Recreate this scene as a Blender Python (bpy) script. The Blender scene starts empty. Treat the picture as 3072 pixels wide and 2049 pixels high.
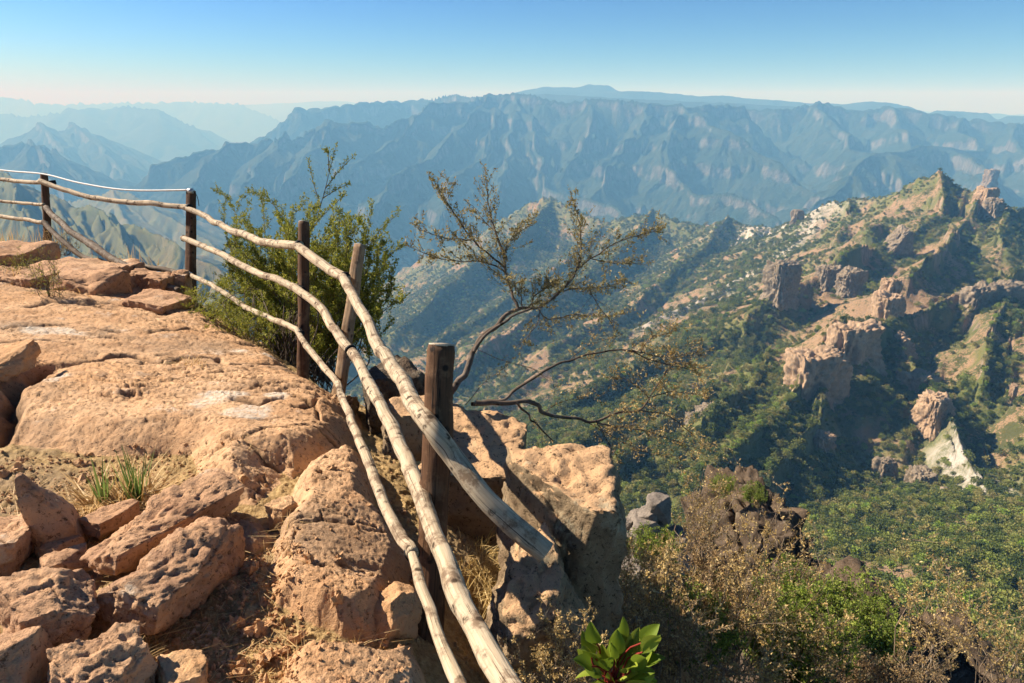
SKYDUST=0.0; SKYOZ=8.0; SKYSTR=0.06; SUNSTR=5.0; EXPO=1.0
HAZE=1.45e-4
HAZECOL=(.22,.55,1.0); HAZEG=0.0
NT_F=1000; NR_F=800
NT_H=1150; NR_H=1000
NT_G=1000; NR_G=850
NTREE=42000
SKYDUST=0.0; SKYOZ=6.0; SKYSTR=0.07; SUNSTR=5.0; EXPO=0.85
SKN=7.0; SKG=1.9
HAZE=7.5e-5; HAZECOL=(.16,.52,1.0)
SKG=1.65; SKN=8.0; HAZE=8.5e-5; EXPO=0.9
SKG=1.65; SKN=8.0; HAZE=1.02e-4; EXPO=0.95; NTREE=85000
SKG=1.55; SKN=8.5
SKYOZ=8;SKYDUST=1.5;SKG=2.1;SKN=7.3;HAZECOL=(.20,.54,1.0)
HAZE=1.12e-4; SKYSTR=.064; EXPO=1.08
HAZE=9.2e-5; SKYSTR=.058; EXPO=1.15
HAZE=1.05e-4; HAZECOL=(.22,.57,1.0); SKG=1.85; SKN=6.9; SKYSTR=.06; EXPO=1.14
import bpy, math, random
import numpy as np
from mathutils import Vector
F32=np.float32
scn=bpy.context.scene
COL=scn.collection
random.seed(7)
# ---------------------------------------------------------------- camera
FPX=683.0; PITCH=math.atan(237.5/FPX)
CP,SP=math.cos(PITCH),math.sin(PITCH)
def P(px,py,d):
    """point seen at pixel (px,py) of the 1024x683 frame, d metres along the view axis"""
    u=(px-512.0)/FPX; v=(341.5-py)/FPX
    return np.array([u*d,(CP+v*SP)*d,(v*CP-SP)*d])
def PZ(px,py,z):
    u=(px-512.0)/FPX; v=(341.5-py)/FPX
    d=z/(v*CP-SP); return np.array([u*d,(CP+v*SP)*d,z])
cam=bpy.data.cameras.new('camera'); cam.sensor_width=36; cam.lens=24.0117
cam.clip_start=0.05; cam.clip_end=200000
co=bpy.data.objects.new('camera',cam); COL.objects.link(co); scn.camera=co
co.rotation_euler=(math.radians(90)-PITCH,0,0)
# ---------------------------------------------------------------- light
SAZ=math.radians(-70); SEL=math.radians(37)
w=bpy.data.worlds.new("World"); scn.world=w; w.use_nodes=True
nt=w.node_tree; sky=nt.nodes.new('ShaderNodeTexSky'); sky.sky_type='NISHITA'; sky.sun_disc=False
sky.sun_elevation=SEL; sky.sun_rotation=SAZ; sky.altitude=1500
sky.air_density=1.0; sky.dust_density=SKYDUST; sky.ozone_density=SKYOZ
a1=nt.nodes.new('ShaderNodeVectorMath'); a1.operation='MULTIPLY'; a1.inputs[1].default_value=(1/SKN,)*3
g1=nt.nodes.new('ShaderNodeGamma'); g1.inputs[1].default_value=SKG
a2=nt.nodes.new('ShaderNodeVectorMath'); a2.operation='MULTIPLY'; a2.inputs[1].default_value=(SKN*.96,SKN,SKN*1.05)
nt.links.new(sky.outputs[0],a1.inputs[0]); nt.links.new(a1.outputs[0],g1.inputs[0]); nt.links.new(g1.outputs[0],a2.inputs[0]); nt.links.new(a2.outputs[0],nt.nodes['Background'].inputs[0]); nt.nodes['Background'].inputs[1].default_value=SKYSTR
sl=bpy.data.lights.new('sun','SUN'); sl.energy=SUNSTR; sl.angle=math.radians(0.5); sl.color=(1.0,0.93,0.83)
so=bpy.data.objects.new('sun',sl); COL.objects.link(so)
sd=Vector((math.sin(SAZ)*math.cos(SEL),math.cos(SAZ)*math.cos(SEL),math.sin(SEL)))
so.rotation_euler=sd.to_track_quat('Z','Y').to_euler()
so.location=(-20,10,30)
vs=scn.view_settings; vs.view_transform='Standard'; vs.look='None'; vs.gamma=1; vs.use_curve_mapping=False
vs.exposure=EXPO
# ---------------------------------------------------------------- tags / linking
def tag(o,label=None,cat=None,group=None,kind=None):
    if label: o['label']=label
    if cat: o['category']=cat
    if group: o['group']=group
    if kind: o['kind']=kind
    return o
def empty(name,loc):
    o=bpy.data.objects.new(name,None); o.location=loc; o.empty_display_size=.1; COL.objects.link(o); return o
def meshobj(name,V,Fc,mat,parent=None,smooth=True,uv=None,attrs=None,origin=None):
    """V (n,3) array, Fc list of (m,k) int arrays (k=3 or 4)"""
    V=np.asarray(V,dtype=np.float64)
    if not isinstance(Fc,(list,tuple)): Fc=[Fc]
    Fc=[np.asarray(f,dtype=np.int32) for f in Fc if len(f)]
    me=bpy.data.meshes.new(name)
    if origin is None:
        origin=np.array([V[:,0].mean(),V[:,1].mean(),V[:,2].min()]) if parent is None else np.zeros(3)
    Vl=V-origin
    me.vertices.add(len(V)); me.vertices.foreach_set('co',Vl.astype(F32).ravel())
    nl=sum(f.size for f in Fc); npol=sum(len(f) for f in Fc)
    me.loops.add(nl); me.polygons.add(npol)
    me.loops.foreach_set('vertex_index',np.concatenate([f.ravel() for f in Fc]))
    tot=np.concatenate([np.full(len(f),f.shape[1],dtype=np.int32) for f in Fc])
    st=np.concatenate([[0],np.cumsum(tot)[:-1]]).astype(np.int32)
    me.polygons.foreach_set('loop_start',st)
    me.polygons.foreach_set('use_smooth',np.full(npol,smooth,dtype=bool))
    if uv is not None:
        l=me.uv_layers.new(name='UVMap'); li=np.concatenate([f.ravel() for f in Fc])
        l.data.foreach_set('uv',np.asarray(uv,dtype=F32)[li].ravel())
    for k,a in (attrs or {}).items():
        at=me.attributes.new(k,'FLOAT','POINT'); at.data.foreach_set('value',np.asarray(a,dtype=F32).ravel())
    me.update(calc_edges=True); me.validate()
    if mat: me.materials.append(mat)
    o=bpy.data.objects.new(name,me); COL.objects.link(o)
    if parent is None: o.location=origin
    else:
        o.parent=parent
        if np.any(origin): o.location=origin
    return o
# ---------------------------------------------------------------- noise
def _h(ix,iy,iz,s):
    h=(ix.astype(np.uint32)*np.uint32(374761393)+iy.astype(np.uint32)*np.uint32(668265263)+iz.astype(np.uint32)*np.uint32(2147483647//3)+np.uint32((s*974634777+1)&0xffffffff))
    h=(h^(h>>np.uint32(13)))*np.uint32(1274126177); h=h^(h>>np.uint32(16))
    h=h*np.uint32(2246822519); h=h^(h>>np.uint32(15))
    return (h&np.uint32(0xffffff)).astype(F32)*F32(1/8388608.)-F32(1)
def n2(x,y,s=0):
    x=np.asarray(x); y=np.asarray(y)
    ix=np.floor(x); iy=np.floor(y); fx=(x-ix).astype(F32); fy=(y-iy).astype(F32)
    ix=ix.astype(np.int64); iy=iy.astype(np.int64); z=np.zeros(1,dtype=np.int64)
    ux=fx*fx*(3-2*fx); uy=fy*fy*(3-2*fy)
    a=_h(ix,iy,z,s); b=_h(ix+1,iy,z,s); c=_h(ix,iy+1,z,s); d=_h(ix+1,iy+1,z,s)
    return (a+(b-a)*ux)*(1-uy)+(c+(d-c)*ux)*uy
def n3(x,y,z,s=0):
    ix=np.floor(x); iy=np.floor(y); iz=np.floor(z); fx=(x-ix).astype(F32); fy=(y-iy).astype(F32); fz=(z-iz).astype(F32)
    ix=ix.astype(np.int64); iy=iy.astype(np.int64); iz=iz.astype(np.int64)
    ux=fx*fx*(3-2*fx); uy=fy*fy*(3-2*fy); uz=fz*fz*(3-2*fz)
    r=0
    for dz,wz in ((0,1-uz),(1,uz)):
        a=_h(ix,iy,iz+dz,s); b=_h(ix+1,iy,iz+dz,s); c=_h(ix,iy+1,iz+dz,s); d=_h(ix+1,iy+1,iz+dz,s)
        r=r+wz*((a+(b-a)*ux)*(1-uy)+(c+(d-c)*ux)*uy)
    return r
def fbm2(x,y,o=5,s=0,g=.5,ridged=False):
    r=0;a=1.0;t=0
    for i in range(o):
        n=n2(x,y,s+i*17)
        if ridged: n=1-2*np.abs(n)
        r=r+a*n; t+=a; a*=g
        x,y=x*1.79+y*.9+13.1, y*1.79-x*.9+7.7
    return r/t
def fbm3(x,y,z,o=4,s=0,g=.5,ridged=False):
    r=0;a=1.0;t=0
    for i in range(o):
        n=n3(x,y,z,s+i*17)
        if ridged: n=1-2*np.abs(n)
        r=r+a*n; t+=a; a*=g
        x,y,z=x*1.6+y*1.2+3.1, y*1.6-x*1.2+7.7, z*2.03+1.3
    return r/t
def sstep(a,b,x):
    t=np.clip((x-a)/(b-a),0,1); return t*t*(3-2*t)
# ---------------------------------------------------------------- node helpers
def newmat(name):
    m=bpy.data.materials.new(name); m.use_nodes=True; nt=m.node_tree; nt.nodes.clear()
    out=nt.nodes.new('ShaderNodeOutputMaterial'); b=nt.nodes.new('ShaderNodeBsdfPrincipled')
    nt.links.new(b.outputs[0],out.inputs[0]); b.inputs['Roughness'].default_value=.9
    b.inputs['Specular IOR Level'].default_value=.15
    return m,nt,b
class NB:
    def __init__(s,nt): s.nt=nt
    def n(s,t,**k):
        o=s.nt.nodes.new(t)
        for a,v in k.items(): setattr(o,a,v)
        return o
    def L(s,a,b): s.nt.links.new(a,b)
    def coord(s,scale=(1,1,1),kind='Object'):
        if kind=='World': g=s.n('ShaderNodeNewGeometry'); o=g.outputs['Position']
        else: g=s.n('ShaderNodeTexCoord'); o=g.outputs[kind]
        m=s.n('ShaderNodeMapping'); m.inputs['Scale'].default_value=scale; s.L(o,m.inputs[0]); return m.outputs[0]
    def noise(s,v,scale,det=5,rough=.6,dist=0):
        o=s.n('ShaderNodeTexNoise'); o.inputs['Scale'].default_value=scale; o.inputs['Detail'].default_value=det
        o.inputs['Roughness'].default_value=rough; o.inputs['Distortion'].default_value=dist; s.L(v,o.inputs['Vector']); return o.outputs['Fac']
    def vor(s,v,scale,feat='F1',out='Distance'):
        o=s.n('ShaderNodeTexVoronoi',feature=feat); o.inputs['Scale'].default_value=scale; s.L(v,o.inputs['Vector']); return o.outputs[out]
    def ramp(s,f,stops,interp='LINEAR'):
        r=s.n('ShaderNodeValToRGB'); s.L(f,r.inputs[0]); cr=r.color_ramp; cr.interpolation=interp
        while len(cr.elements)<len(stops): cr.elements.new(.5)
        for e,(p,c) in zip(cr.elements,stops):
            e.position=p; e.color=(c,c,c,1) if isinstance(c,(int,float)) else (*c,1)
        return r.outputs[0]
    def mix(s,f,a,b,mode='MIX'):
        m=s.n('ShaderNodeMix',data_type='RGBA',blend_type=mode)
        for i,v in ((0,f),(6,a),(7,b)):
            if hasattr(v,'is_linked') or hasattr(v,'links'): s.L(v,m.inputs[i])
            elif i==0: m.inputs[0].default_value=v
            else: m.inputs[i].default_value=(*v,1)
        return m.outputs[2]
    def math(s,op,a,b=0.0,clamp=False):
        m=s.n('ShaderNodeMath',operation=op,use_clamp=clamp)
        for i,v in ((0,a),(1,b)):
            if hasattr(v,'links'): s.L(v,m.inputs[i])
            else: m.inputs[i].default_value=v
        return m.outputs[0]
    def bump(s,h,strength,dist,prev=None):
        b=s.n('ShaderNodeBump'); b.inputs['Strength'].default_value=strength; b.inputs['Distance'].default_value=dist
        s.L(h,b.inputs['Height'])
        if prev is not None: s.L(prev,b.inputs['Normal'])
        return b.outputs[0]
    def attr(s,name):
        a=s.n('ShaderNodeAttribute'); a.attribute_name=name; return a.outputs['Fac']
    def nz(s):
        g=s.n('ShaderNodeNewGeometry'); x=s.n('ShaderNodeSeparateXYZ'); s.L(g.outputs['Normal'],x.inputs[0]); return x.outputs['Z']
# ---------------------------------------------------------------- terrain by ridge lines
def half(fn,X,Y,lines,*a,**k):
    r=fn(X[::2,::2].astype(F32),Y[::2,::2].astype(F32),lines,*a,**k); nr,nc=X.shape
    i=np.arange(nr)/2; j=np.arange(nc)/2; i0=np.minimum(i.astype(int),r.shape[0]-1); i1=np.minimum(i0+1,r.shape[0]-1); j0=np.minimum(j.astype(int),r.shape[1]-1); j1=np.minimum(j0+1,r.shape[1]-1)
    fi=(i-i0)[:,None].astype(F32); fj=(j-j0)[None,:].astype(F32); q=r[i0]*(1-fi)+r[i1]*fi
    return (q[:,j0]*(1-fj)+q[:,j1]*fj).astype(F32)
def blur(A,n=9):
    for ax in (0,1):
        c=np.cumsum(np.concatenate([np.repeat(A.take([0],axis=ax),n//2+1,axis=ax),A,np.repeat(A.take([-1],axis=ax),n//2,axis=ax)],axis=ax).astype(np.float64),axis=ax)
        A=((c.take(range(n,c.shape[ax]),axis=ax)-c.take(range(0,c.shape[ax]-n),axis=ax))/n).astype(F32)
    return A
def seg_ridge(X,Y,lines,Zfloor,ksc=1.0,smooth=0):
    """height field = upper envelope of ridge lines whose flanks fall away from the crest"""
    H=np.full(X.shape,Zfloor,dtype=F32)
    for ln in lines:
        pts=ln['p']; k=ln.get('k',.65); D0=ln.get('D0',None); s0=ln.get('s0',0)
        best=None
        for a,b in zip(pts[:-1],pts[1:]):
            dx,dy=b[0]-a[0],b[1]-a[1]; L2=dx*dx+dy*dy+1e-6
            t=((X-a[0])*dx+(Y-a[1])*dy)/L2; np.clip(t,0,1,out=t)
            D=np.hypot(X-(a[0]+t*dx),Y-(a[1]+t*dy))
            z=a[2]+t*(b[2]-a[2])
            if D0: drop=k*D+s0*(1-np.exp(-D/D0))
            else: drop=k*D
            h=(z-drop).astype(F32)
            best=h if best is None else np.maximum(best,h)
        if smooth:
            dlt=H-best; H=np.maximum(H,best)+smooth*np.exp(-np.abs(dlt)/smooth)*F32(.35)
        else: H=np.maximum(H,best)
    return H
def erode(X,Y,H,gx,gy,lam,amp,octs=4,seed=0,gmax=1.0):
    """gullies running down the fall line (gx,gy = slope of H in world units)"""
    px=X/lam; py=Y/lam
    dx=gx.copy(); dy=gy.copy(); h=np.zeros_like(H); a=1.0; f=1.0
    for o in range(octs):
        m=np.hypot(dx,dy)+1e-5; s=np.minimum(m,gmax)/m*2.2
        qx=-dy*s; qy=dx*s       # perpendicular to the slope
        x=px*f; y=py*f; ix=np.floor(x); iy=np.floor(y); fx=x-ix; fy=y-iy
        ixl=ix.astype(np.int64); iyl=iy.astype(np.int64); z0=np.zeros(1,dtype=np.int64)
        va=0;vx=0;vy=0;wt=0
        for i in (-1,0,1,2):
            for j in (-1,0,1,2):
                hx=_h(ixl+i,iyl+j,z0,seed+o*5)*.5+.5; hy=_h(ixl+i,iyl+j,z0,seed+o*5+2)*.5+.5
                ppx=fx-i-hx+.5; ppy=fy-j-hy+.5
                d=ppx*ppx+ppy*ppy; w=np.exp(-d*2.2)
                mg=(ppx*qx+ppy*qy)*(2*math.pi*.55)
                va=va+np.cos(mg)*w; sn=-np.sin(mg)*w; vx=vx+sn*qx; vy=vy+sn*qy; wt=wt+w
        st=np.clip(np.hypot(gx,gy)*1.8,0,1)
        h+=(a*st*va/wt).astype(F32)
        dx=dx+a*vx/wt*.9; dy=dy+a*vy/wt*.9
        a*=.52; f*=1.93
    return H+amp*h
def polar(th0,th1,nt_,r0,r1,nr):
    th=np.linspace(math.radians(th0),math.radians(th1),nt_); lr=np.linspace(math.log(r0),math.log(r1),nr)
    TH,LR=np.meshgrid(th,lr); R=np.exp(LR)
    return TH,R,(np.sin(TH)*R),(np.cos(TH)*R)
def polgrad(H,TH,R):
    dr=np.gradient(H,axis=0)/np.gradient(R,axis=0)
    dt=np.gradient(H,axis=1)/np.gradient(TH,axis=1)/R
    s,c=np.sin(TH),np.cos(TH)
    return blur((dr*s+dt*c).astype(F32)),blur((dr*c-dt*s).astype(F32))
def gridfaces(nr,nc):
    i=np.arange(nr*nc,dtype=np.int32).reshape(nr,nc)
    return np.stack([i[:-1,:-1],i[:-1,1:],i[1:,1:],i[1:,:-1]],axis=-1).reshape(-1,4)
def L(pts,**k):
    d=dict(p=[P(*q) for q in pts]); d.update(k); return d
# ================================================================ FAR MOUNTAINS
def mat_mount():
    m,nt,b=newmat('mountain_rock_and_scrub'); N=NB(nt)
    v=N.coord(kind='World')
    nz=N.nz()
    big=N.noise(v,.0011,6,.6); mid=N.noise(v,.006,6,.7); fine=N.noise(v,.03,4,.7)
    scrub=N.mix(N.ramp(mid,[(.35,0.),(.65,1.)]),(.016,.034,.018),(.042,.056,.032))
    soil=N.mix(fine,(.10,.105,.075),(.20,.195,.155))
    f=N.math('ADD',N.math('MULTIPLY',big,.9),N.math('MULTIPLY',mid,1.1))
    mp=N.math('ADD',f,N.math('MULTIPLY',N.math('SUBTRACT',fine,.5),1.0))
    base=N.mix(N.ramp(mp,[(1.02,0.),(1.5,1.)]),scrub,soil)
    vv=N.coord((1,1,.18),kind='World'); streak=N.noise(vv,.02,5,.7)
    cliff=N.mix(N.ramp(streak,[(.38,0.),(.62,1.)]),(.05,.052,.045),(.17,.165,.14))
    s=N.ramp(N.math('ADD',nz,N.math('MULTIPLY',N.math('SUBTRACT',fine,.5),.35)),[(.40,1.),(.58,0.)])
    col=N.mix(s,base,cliff)
    N.L(col,b.inputs['Base Color']); b.inputs['Roughness'].default_value=1
    N.L(N.bump(fine,1.0,34),b.inputs['Normal'])
    return m
def jag(pts,n=4,amp=.012,seed=1):
    """densify a crest given in pixels with small irregularities"""
    rr=random.Random(seed); out=[]
    for a,b in zip(pts[:-1],pts[1:]):
        for i in range(n):
            t=i/n; out.append((a[0]+(b[0]-a[0])*t+(0 if i==0 else rr.uniform(-1,1)*1.0), a[1]+(b[1]-a[1])*t+(0 if i==0 else rr.uniform(-.9,.5)), a[2]+(b[2]-a[2])*t))
    out.append(pts[-1]); return out
def far_mountains():
    TH,R,X,Y=polar(-44,44,NT_F,3300,17000,NR_F)
    wx=fbm2(X/900,Y/900,4,3)*170; wy=fbm2(X/900,Y/900,4,9)*170
    fade=1.0
    Xw=X+wx*fade; Yw=Y+wy*fade
    k=.62
    D=dict(k=.60,s0=260,D0=260)
    T=dict(k=.74,s0=60,D0=150)
    T2=dict(k=.68,s0=40,D0=150)
    ln=[
     # left shoulder of the massif and its middle ridge
     L(jag([(214,154,11500),(245,140,11500),(272,125,11600),(294,109,11700),(322,110,11800),(353,103,12000),(414,101,12300),(446,98,12000),(490,97,11000),(518,95,10000)],3,seed=3),**D),
     L(jag([(104,196,8200),(135,184,8200),(152,167,8300),(185,158,8400),(200,151,8500),(226,143,8600),(253,145,8700),(270,139,8700),(290,132,8700),(300,140,8700),(316,130,8800),(333,121,8900),(348,127,8950),(366,124,9000),(382,131,9000),(414,116,9300),(435,107,9500),(490,98,9800),(518,95,9700)],2,seed=5),k=.55,s0=200,D0=220),
     # rim of the plateau
     L(jag([(518,95,9700),(540,98,9500),(562,105,9300),(584,101,9200),(616,101,9000),(642,105,8900),(677,107,8800),(708,106,8800),(740,108,8700),(749,117,8700),(773,138,8600),(795,159,8400),(825,174,8200)],3,seed=6),**D),
     L(jag([(740,110,9600),(790,112,9400),(823,104,9300),(850,110,9300),(880,112,9200),(893,108,9200),(925,117,9000),(960,122,8900),(1000,124,8800),(1060,126,8700)],3,seed=8),**D),
     # rolling high country behind the rim
     L(jag([(500,97,15000),(525,94,15500),(545,87,15500),(570,88,15500),(597,88,15500),(627,92,15000),(660,94,14800),(697,97,14500),(740,98,14500),(806,104,14000),(854,105,13500),(871,102,13500),(889,106,13500),(932,114,13300),(958,113,13300),(997,118,13000),(1060,118,12500)],3,seed=9),k=.28),
     L([(545,95,12500),(600,99,12000),(680,102,11500),(740,105,11500),(800,108,11500)],k=.25),
     # buttresses and spurs toward the viewer
     L(jag([(677,107,8800),(692,116,8200),(714,125,7900),(732,136,7700),(758,155,7400),(778,170,7200),(793,180,7000),(812,192,6800),(830,203,6500),(850,222,6100)],2,seed=11),**T),
     L(jag([(677,107,8800),(676,120,8200),(673,144,7600),(672,168,7200),(682,188,6900),(699,197,6500),(730,199,6200),(752,208,6000),(780,227,5700)],2,seed=12),**T),
     L(jag([(518,95,9700),(530,118,9200),(537,140,8500),(541,168,7900),(548,190,7300),(577,196,6800),(600,205,6500),(622,222,6100)],2,seed=13),**T),
     L(jag([(642,105,8900),(640,130,8300),(625,155,7800),(612,170,7500),(606,190,7000)],2,seed=14),**T2),
     L(jag([(584,101,9200),(588,120,8800),(592,140,8300),(575,165,7900),(560,180,7600)],2,seed=15),**T2),
     L(jag([(490,98,9800),(480,112,9200),(462,128,8700),(430,150,8000),(410,172,7400),(385,200,6700),(365,228,6000)],2,seed=16),**T),
     L(jag([(500,108,9400),(495,135,8600),(478,160,7900),(458,185,7100),(440,215,6400)],2,seed=17),**T2),
     L(jag([(520,112,9300),(512,150,8200),(500,180,7300),(488,210,6500)],2,seed=18),**T2),
     L(jag([(414,116,9300),(395,140,8600),(360,165,7900),(330,190,7200),(300,215,6500)],2,seed=19),**T2),
     L(jag([(333,121,8900),(322,145,8200),(300,170,7500),(275,195,6900),(262,215,6500)],2,seed=20),**T2),
     L(jag([(290,132,8700),(275,155,8000),(250,180,7300),(225,205,6700)],2,seed=21),**T2),
     L(jag([(226,143,8600),(215,165,7900),(195,185,7300),(180,205,6900)],2,seed=22),**T2),
     # right hand slopes above the near ridge
     L(jag([(823,104,9300),(830,122,8800),(850,140,8200),(845,150,7900),(870,160,7500)],2,seed=23),**T2),
     L(jag([(893,108,9200),(900,125,8700),(912,140,8200)],2,seed=24),**T2),
     L(jag([(960,122,8900),(965,140,8300),(975,150,8000)],2,seed=25),**T2),
     L(jag([(1010,124,8800),(1020,145,8100),(1030,165,7500)],2,seed=26),**T2),
     L(jag([(975,150,8000),(945,150,7700),(915,150,7300),(885,152,7000),(868,160,6700),(850,175,6300),(830,196,5900),(815,215,5600)],2,seed=27),**T2),
     L(jag([(885,152,7000),(905,172,6500),(915,190,6200)],2,seed=28),**T2),
     L(jag([(850,175,6300),(862,196,5900),(870,212,5600)],2,seed=31),**T2),
     L(jag([(945,150,7700),(965,163,7100),(985,180,6500),(1000,195,6100)],2,seed=29),**T2),
     L(jag([(1000,150,7900),(1030,165,7200),(1060,180,6500)],2,seed=30),**T2),
    ]
    H=half(seg_ridge,Xw,Yw,ln,-1900.,smooth=30)
    H=H+fbm2(X/700,Y/700,3,5)*40*sstep(8,200,-H-60)
    gx,gy=polgrad(H,TH,R)
    H=erode(X,Y,H,gx,gy,1000,72,5,seed=4)
    # broken cliff bands
    S=300.; q=(H+fbm2(X/1500,Y/1500,3,41)*260)/S; f=q-np.floor(q)
    msk=sstep(-.05,.3,fbm2(X/1300,Y/1300,3,77))*.6
    H=H+(sstep(.30,.62,f)-f)*S*msk*.62
    col=fbm2(X/75,Y/75,3,8,ridged=True)
    gx,gy=polgrad(H,TH,R); st=sstep(.6,1.4,np.hypot(gx,gy))
    H=H+col*15*st*sstep(-.2,.3,fbm2(X/900,Y/900,2,55))+fbm2(X/160,Y/160,5,12,.6)*17
    V=np.stack([X,Y,H],-1).reshape(-1,3)
    o=meshobj('mountains',V,gridfaces(NR_F,NT_F),MM,origin=np.zeros(3)); tag(o,'canyon massif of cliffs and gullied slopes fading to blue',kind='structure')
def left_ranges():
    def rng(name,r0,r1,th0,th1,lines,nt_,nr,lam,amp,floor,warp,label):
        TH,R,X,Y=polar(th0,th1,nt_,r0,r1,nr)
        wx=fbm2(X/warp/4,Y/warp/4,4,3+len(lines))*warp; wy=fbm2(X/warp/4,Y/warp/4,4,9)*warp
        H=half(seg_ridge,X+wx,Y+wy,lines,floor,smooth=20)
        gx,gy=polgrad(H,TH,R); H=erode(X,Y,H,gx,gy,lam,amp,4,seed=14)
        H=H+fbm2(X/lam*5,Y/lam*5,4,12)*amp*.12
        V=np.stack([X,Y,H],-1).reshape(-1,3)
        o=meshobj(name,V,gridfaces(nr,nt_),MM,origin=np.zeros(3)); tag(o,label,kind='structure')
    D=dict(k=.45,s0=380,D0=420)
    rng('distant_range',17500,52000,-46,44,[
      L(jag([(-90,98,34000),(0,97,34000),(13,97,34000),(39,104,33000),(87,103,33000),(140,102,33000),(185,101,33000),(239,103,32000),(261,113,31500),(280,122,31000)],2,seed=40),k=.5,s0=300,D0=300),
      L(jag([(-90,108,40000),(200,106,44000),(270,104,44000),(320,102,42000),(336,101,42000),(360,104,42000),(430,104,42000),(600,106,42000),(800,108,42000),(1060,117,30000)],2,seed=41),k=.3),
      L(jag([(-60,112,24000),(30,116,23000),(61,114,21000),(72,109,21000),(100,109,21000),(131,107,20500),(152,110,20000),(170,118,19800),(192,127,19500),(209,142,19200),(226,152,19000)],2,seed=42),**D),
      L(jag([(72,109,21000),(95,130,19500),(120,160,18000)],2,seed=43),k=.5),
      L(jag([(152,110,20000),(160,135,18800),(190,165,17900)],2,seed=44),k=.5),
      L(jag([(960,114,22000),(990,115,22000),(1020,117,22000),(1060,118,22000)],2,seed=45),k=.3)],
      500,330,1900,170,-1500.,300,'faint distant plateau ranges on the horizon')
    D=dict(k=.5,s0=220,D0=260)
    rng('left_range',6500,17000,-46,-20,[
      L(jag([(-80,112,14500),(-30,108,14500),(0,107,14500),(9,112,14500),(20,109,14500),(37,116,14200),(52,116,14200),(63,120,14000),(72,127,13800),(87,131,13500),(104,143,13200),(131,158,12800),(150,172,12600)],2,seed=50),**D),
      L(jag([(20,109,14500),(40,128,13200),(48,137,12500),(58,150,11800),(72,163,11000)],2,seed=51),k=.5,s0=80,D0=200),
      L(jag([(63,120,14000),(85,137,13000),(110,158,12000),(128,178,11000)],2,seed=52),k=.5,s0=80,D0=200),
      L(jag([(-90,160,9500),(-40,158,9300),(0,151,9000),(33,144,9000),(48,152,8900),(72,165,8700),(90,180,8500)],2,seed=53),**D),
      L(jag([(33,144,9000),(45,170,8000),(60,195,7200)],2,seed=54),k=.5,s0=80,D0=200)],
      420,420,1100,120,-1700.,180,'hazy blue ridges on the left side of the canyon')
MM=mat_mount()
far_mountains(); left_ranges()
# ================================================================ NEAR HILLSIDE
def mat_hill():
    m,nt,b=newmat('hillside_soil_and_scrub'); N=NB(nt)
    v=N.coord(kind='World'); nz=N.nz()
    big=N.noise(v,.008,5,.6); mid=N.noise(v,.05,6,.7); fine=N.noise(v,.35,4,.7)
    grass=N.mix(mid,(.040,.055,.016),(.14,.125,.045))
    soil=N.mix(fine,(.18,.115,.06),(.38,.255,.15))
    mp=N.math('ADD',N.math('ADD',big,mid),N.math('MULTIPLY',N.math('SUBTRACT',fine,.5),.9))
    base=N.mix(N.ramp(mp,[(.93,0.),(1.13,1.)]),grass,soil)
    vv=N.coord((1,1,.15),kind='World'); streak=N.noise(vv,.13,5,.75)
    cliff=N.mix(N.ramp(streak,[(.35,0.),(.65,1.)]),(.10,.08,.06),(.40,.31,.22))
    s=N.ramp(N.math('ADD',nz,N.math('MULTIPLY',N.math('SUBTRACT',fine,.5),.35)),[(.30,1.),(.47,0.)])
    col=N.mix(s,base,cliff)
    vg=N.ramp(N.math('ADD',N.attr('veg'),N.math('MULTIPLY',N.math('SUBTRACT',mid,.5),1.0)),[(.35,0.),(.85,.8)])
    col=N.mix(vg,col,N.mix(fine,(.052,.078,.018),(.17,.175,.048)))
    pale=N.math('MULTIPLY',N.attr('pale'),N.ramp(mid,[(.35,0.),(.55,1.)]))
    col=N.mix(pale,col,(.46,.42,.35))
    N.L(col,b.inputs['Base Color']); b.inputs['Roughness'].default_value=1
    N.L(N.bump(fine,.9,3.0),b.inputs['Normal'])
    return m
def dist_lines(X,Y,lines):
    D=np.full(X.shape,1e9)
    for l in lines:
        pts=l['p'] if isinstance(l,dict) else l
        for a,b in zip(pts[:-1],pts[1:]):
            dx,dy=b[0]-a[0],b[1]-a[1]; t=np.clip(((X-a[0])*dx+(Y-a[1])*dy)/(dx*dx+dy*dy+1e-6),0,1)
            D=np.minimum(D,np.hypot(X-(a[0]+t*dx),Y-(a[1]+t*dy)))
    return D
HILL={}
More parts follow.
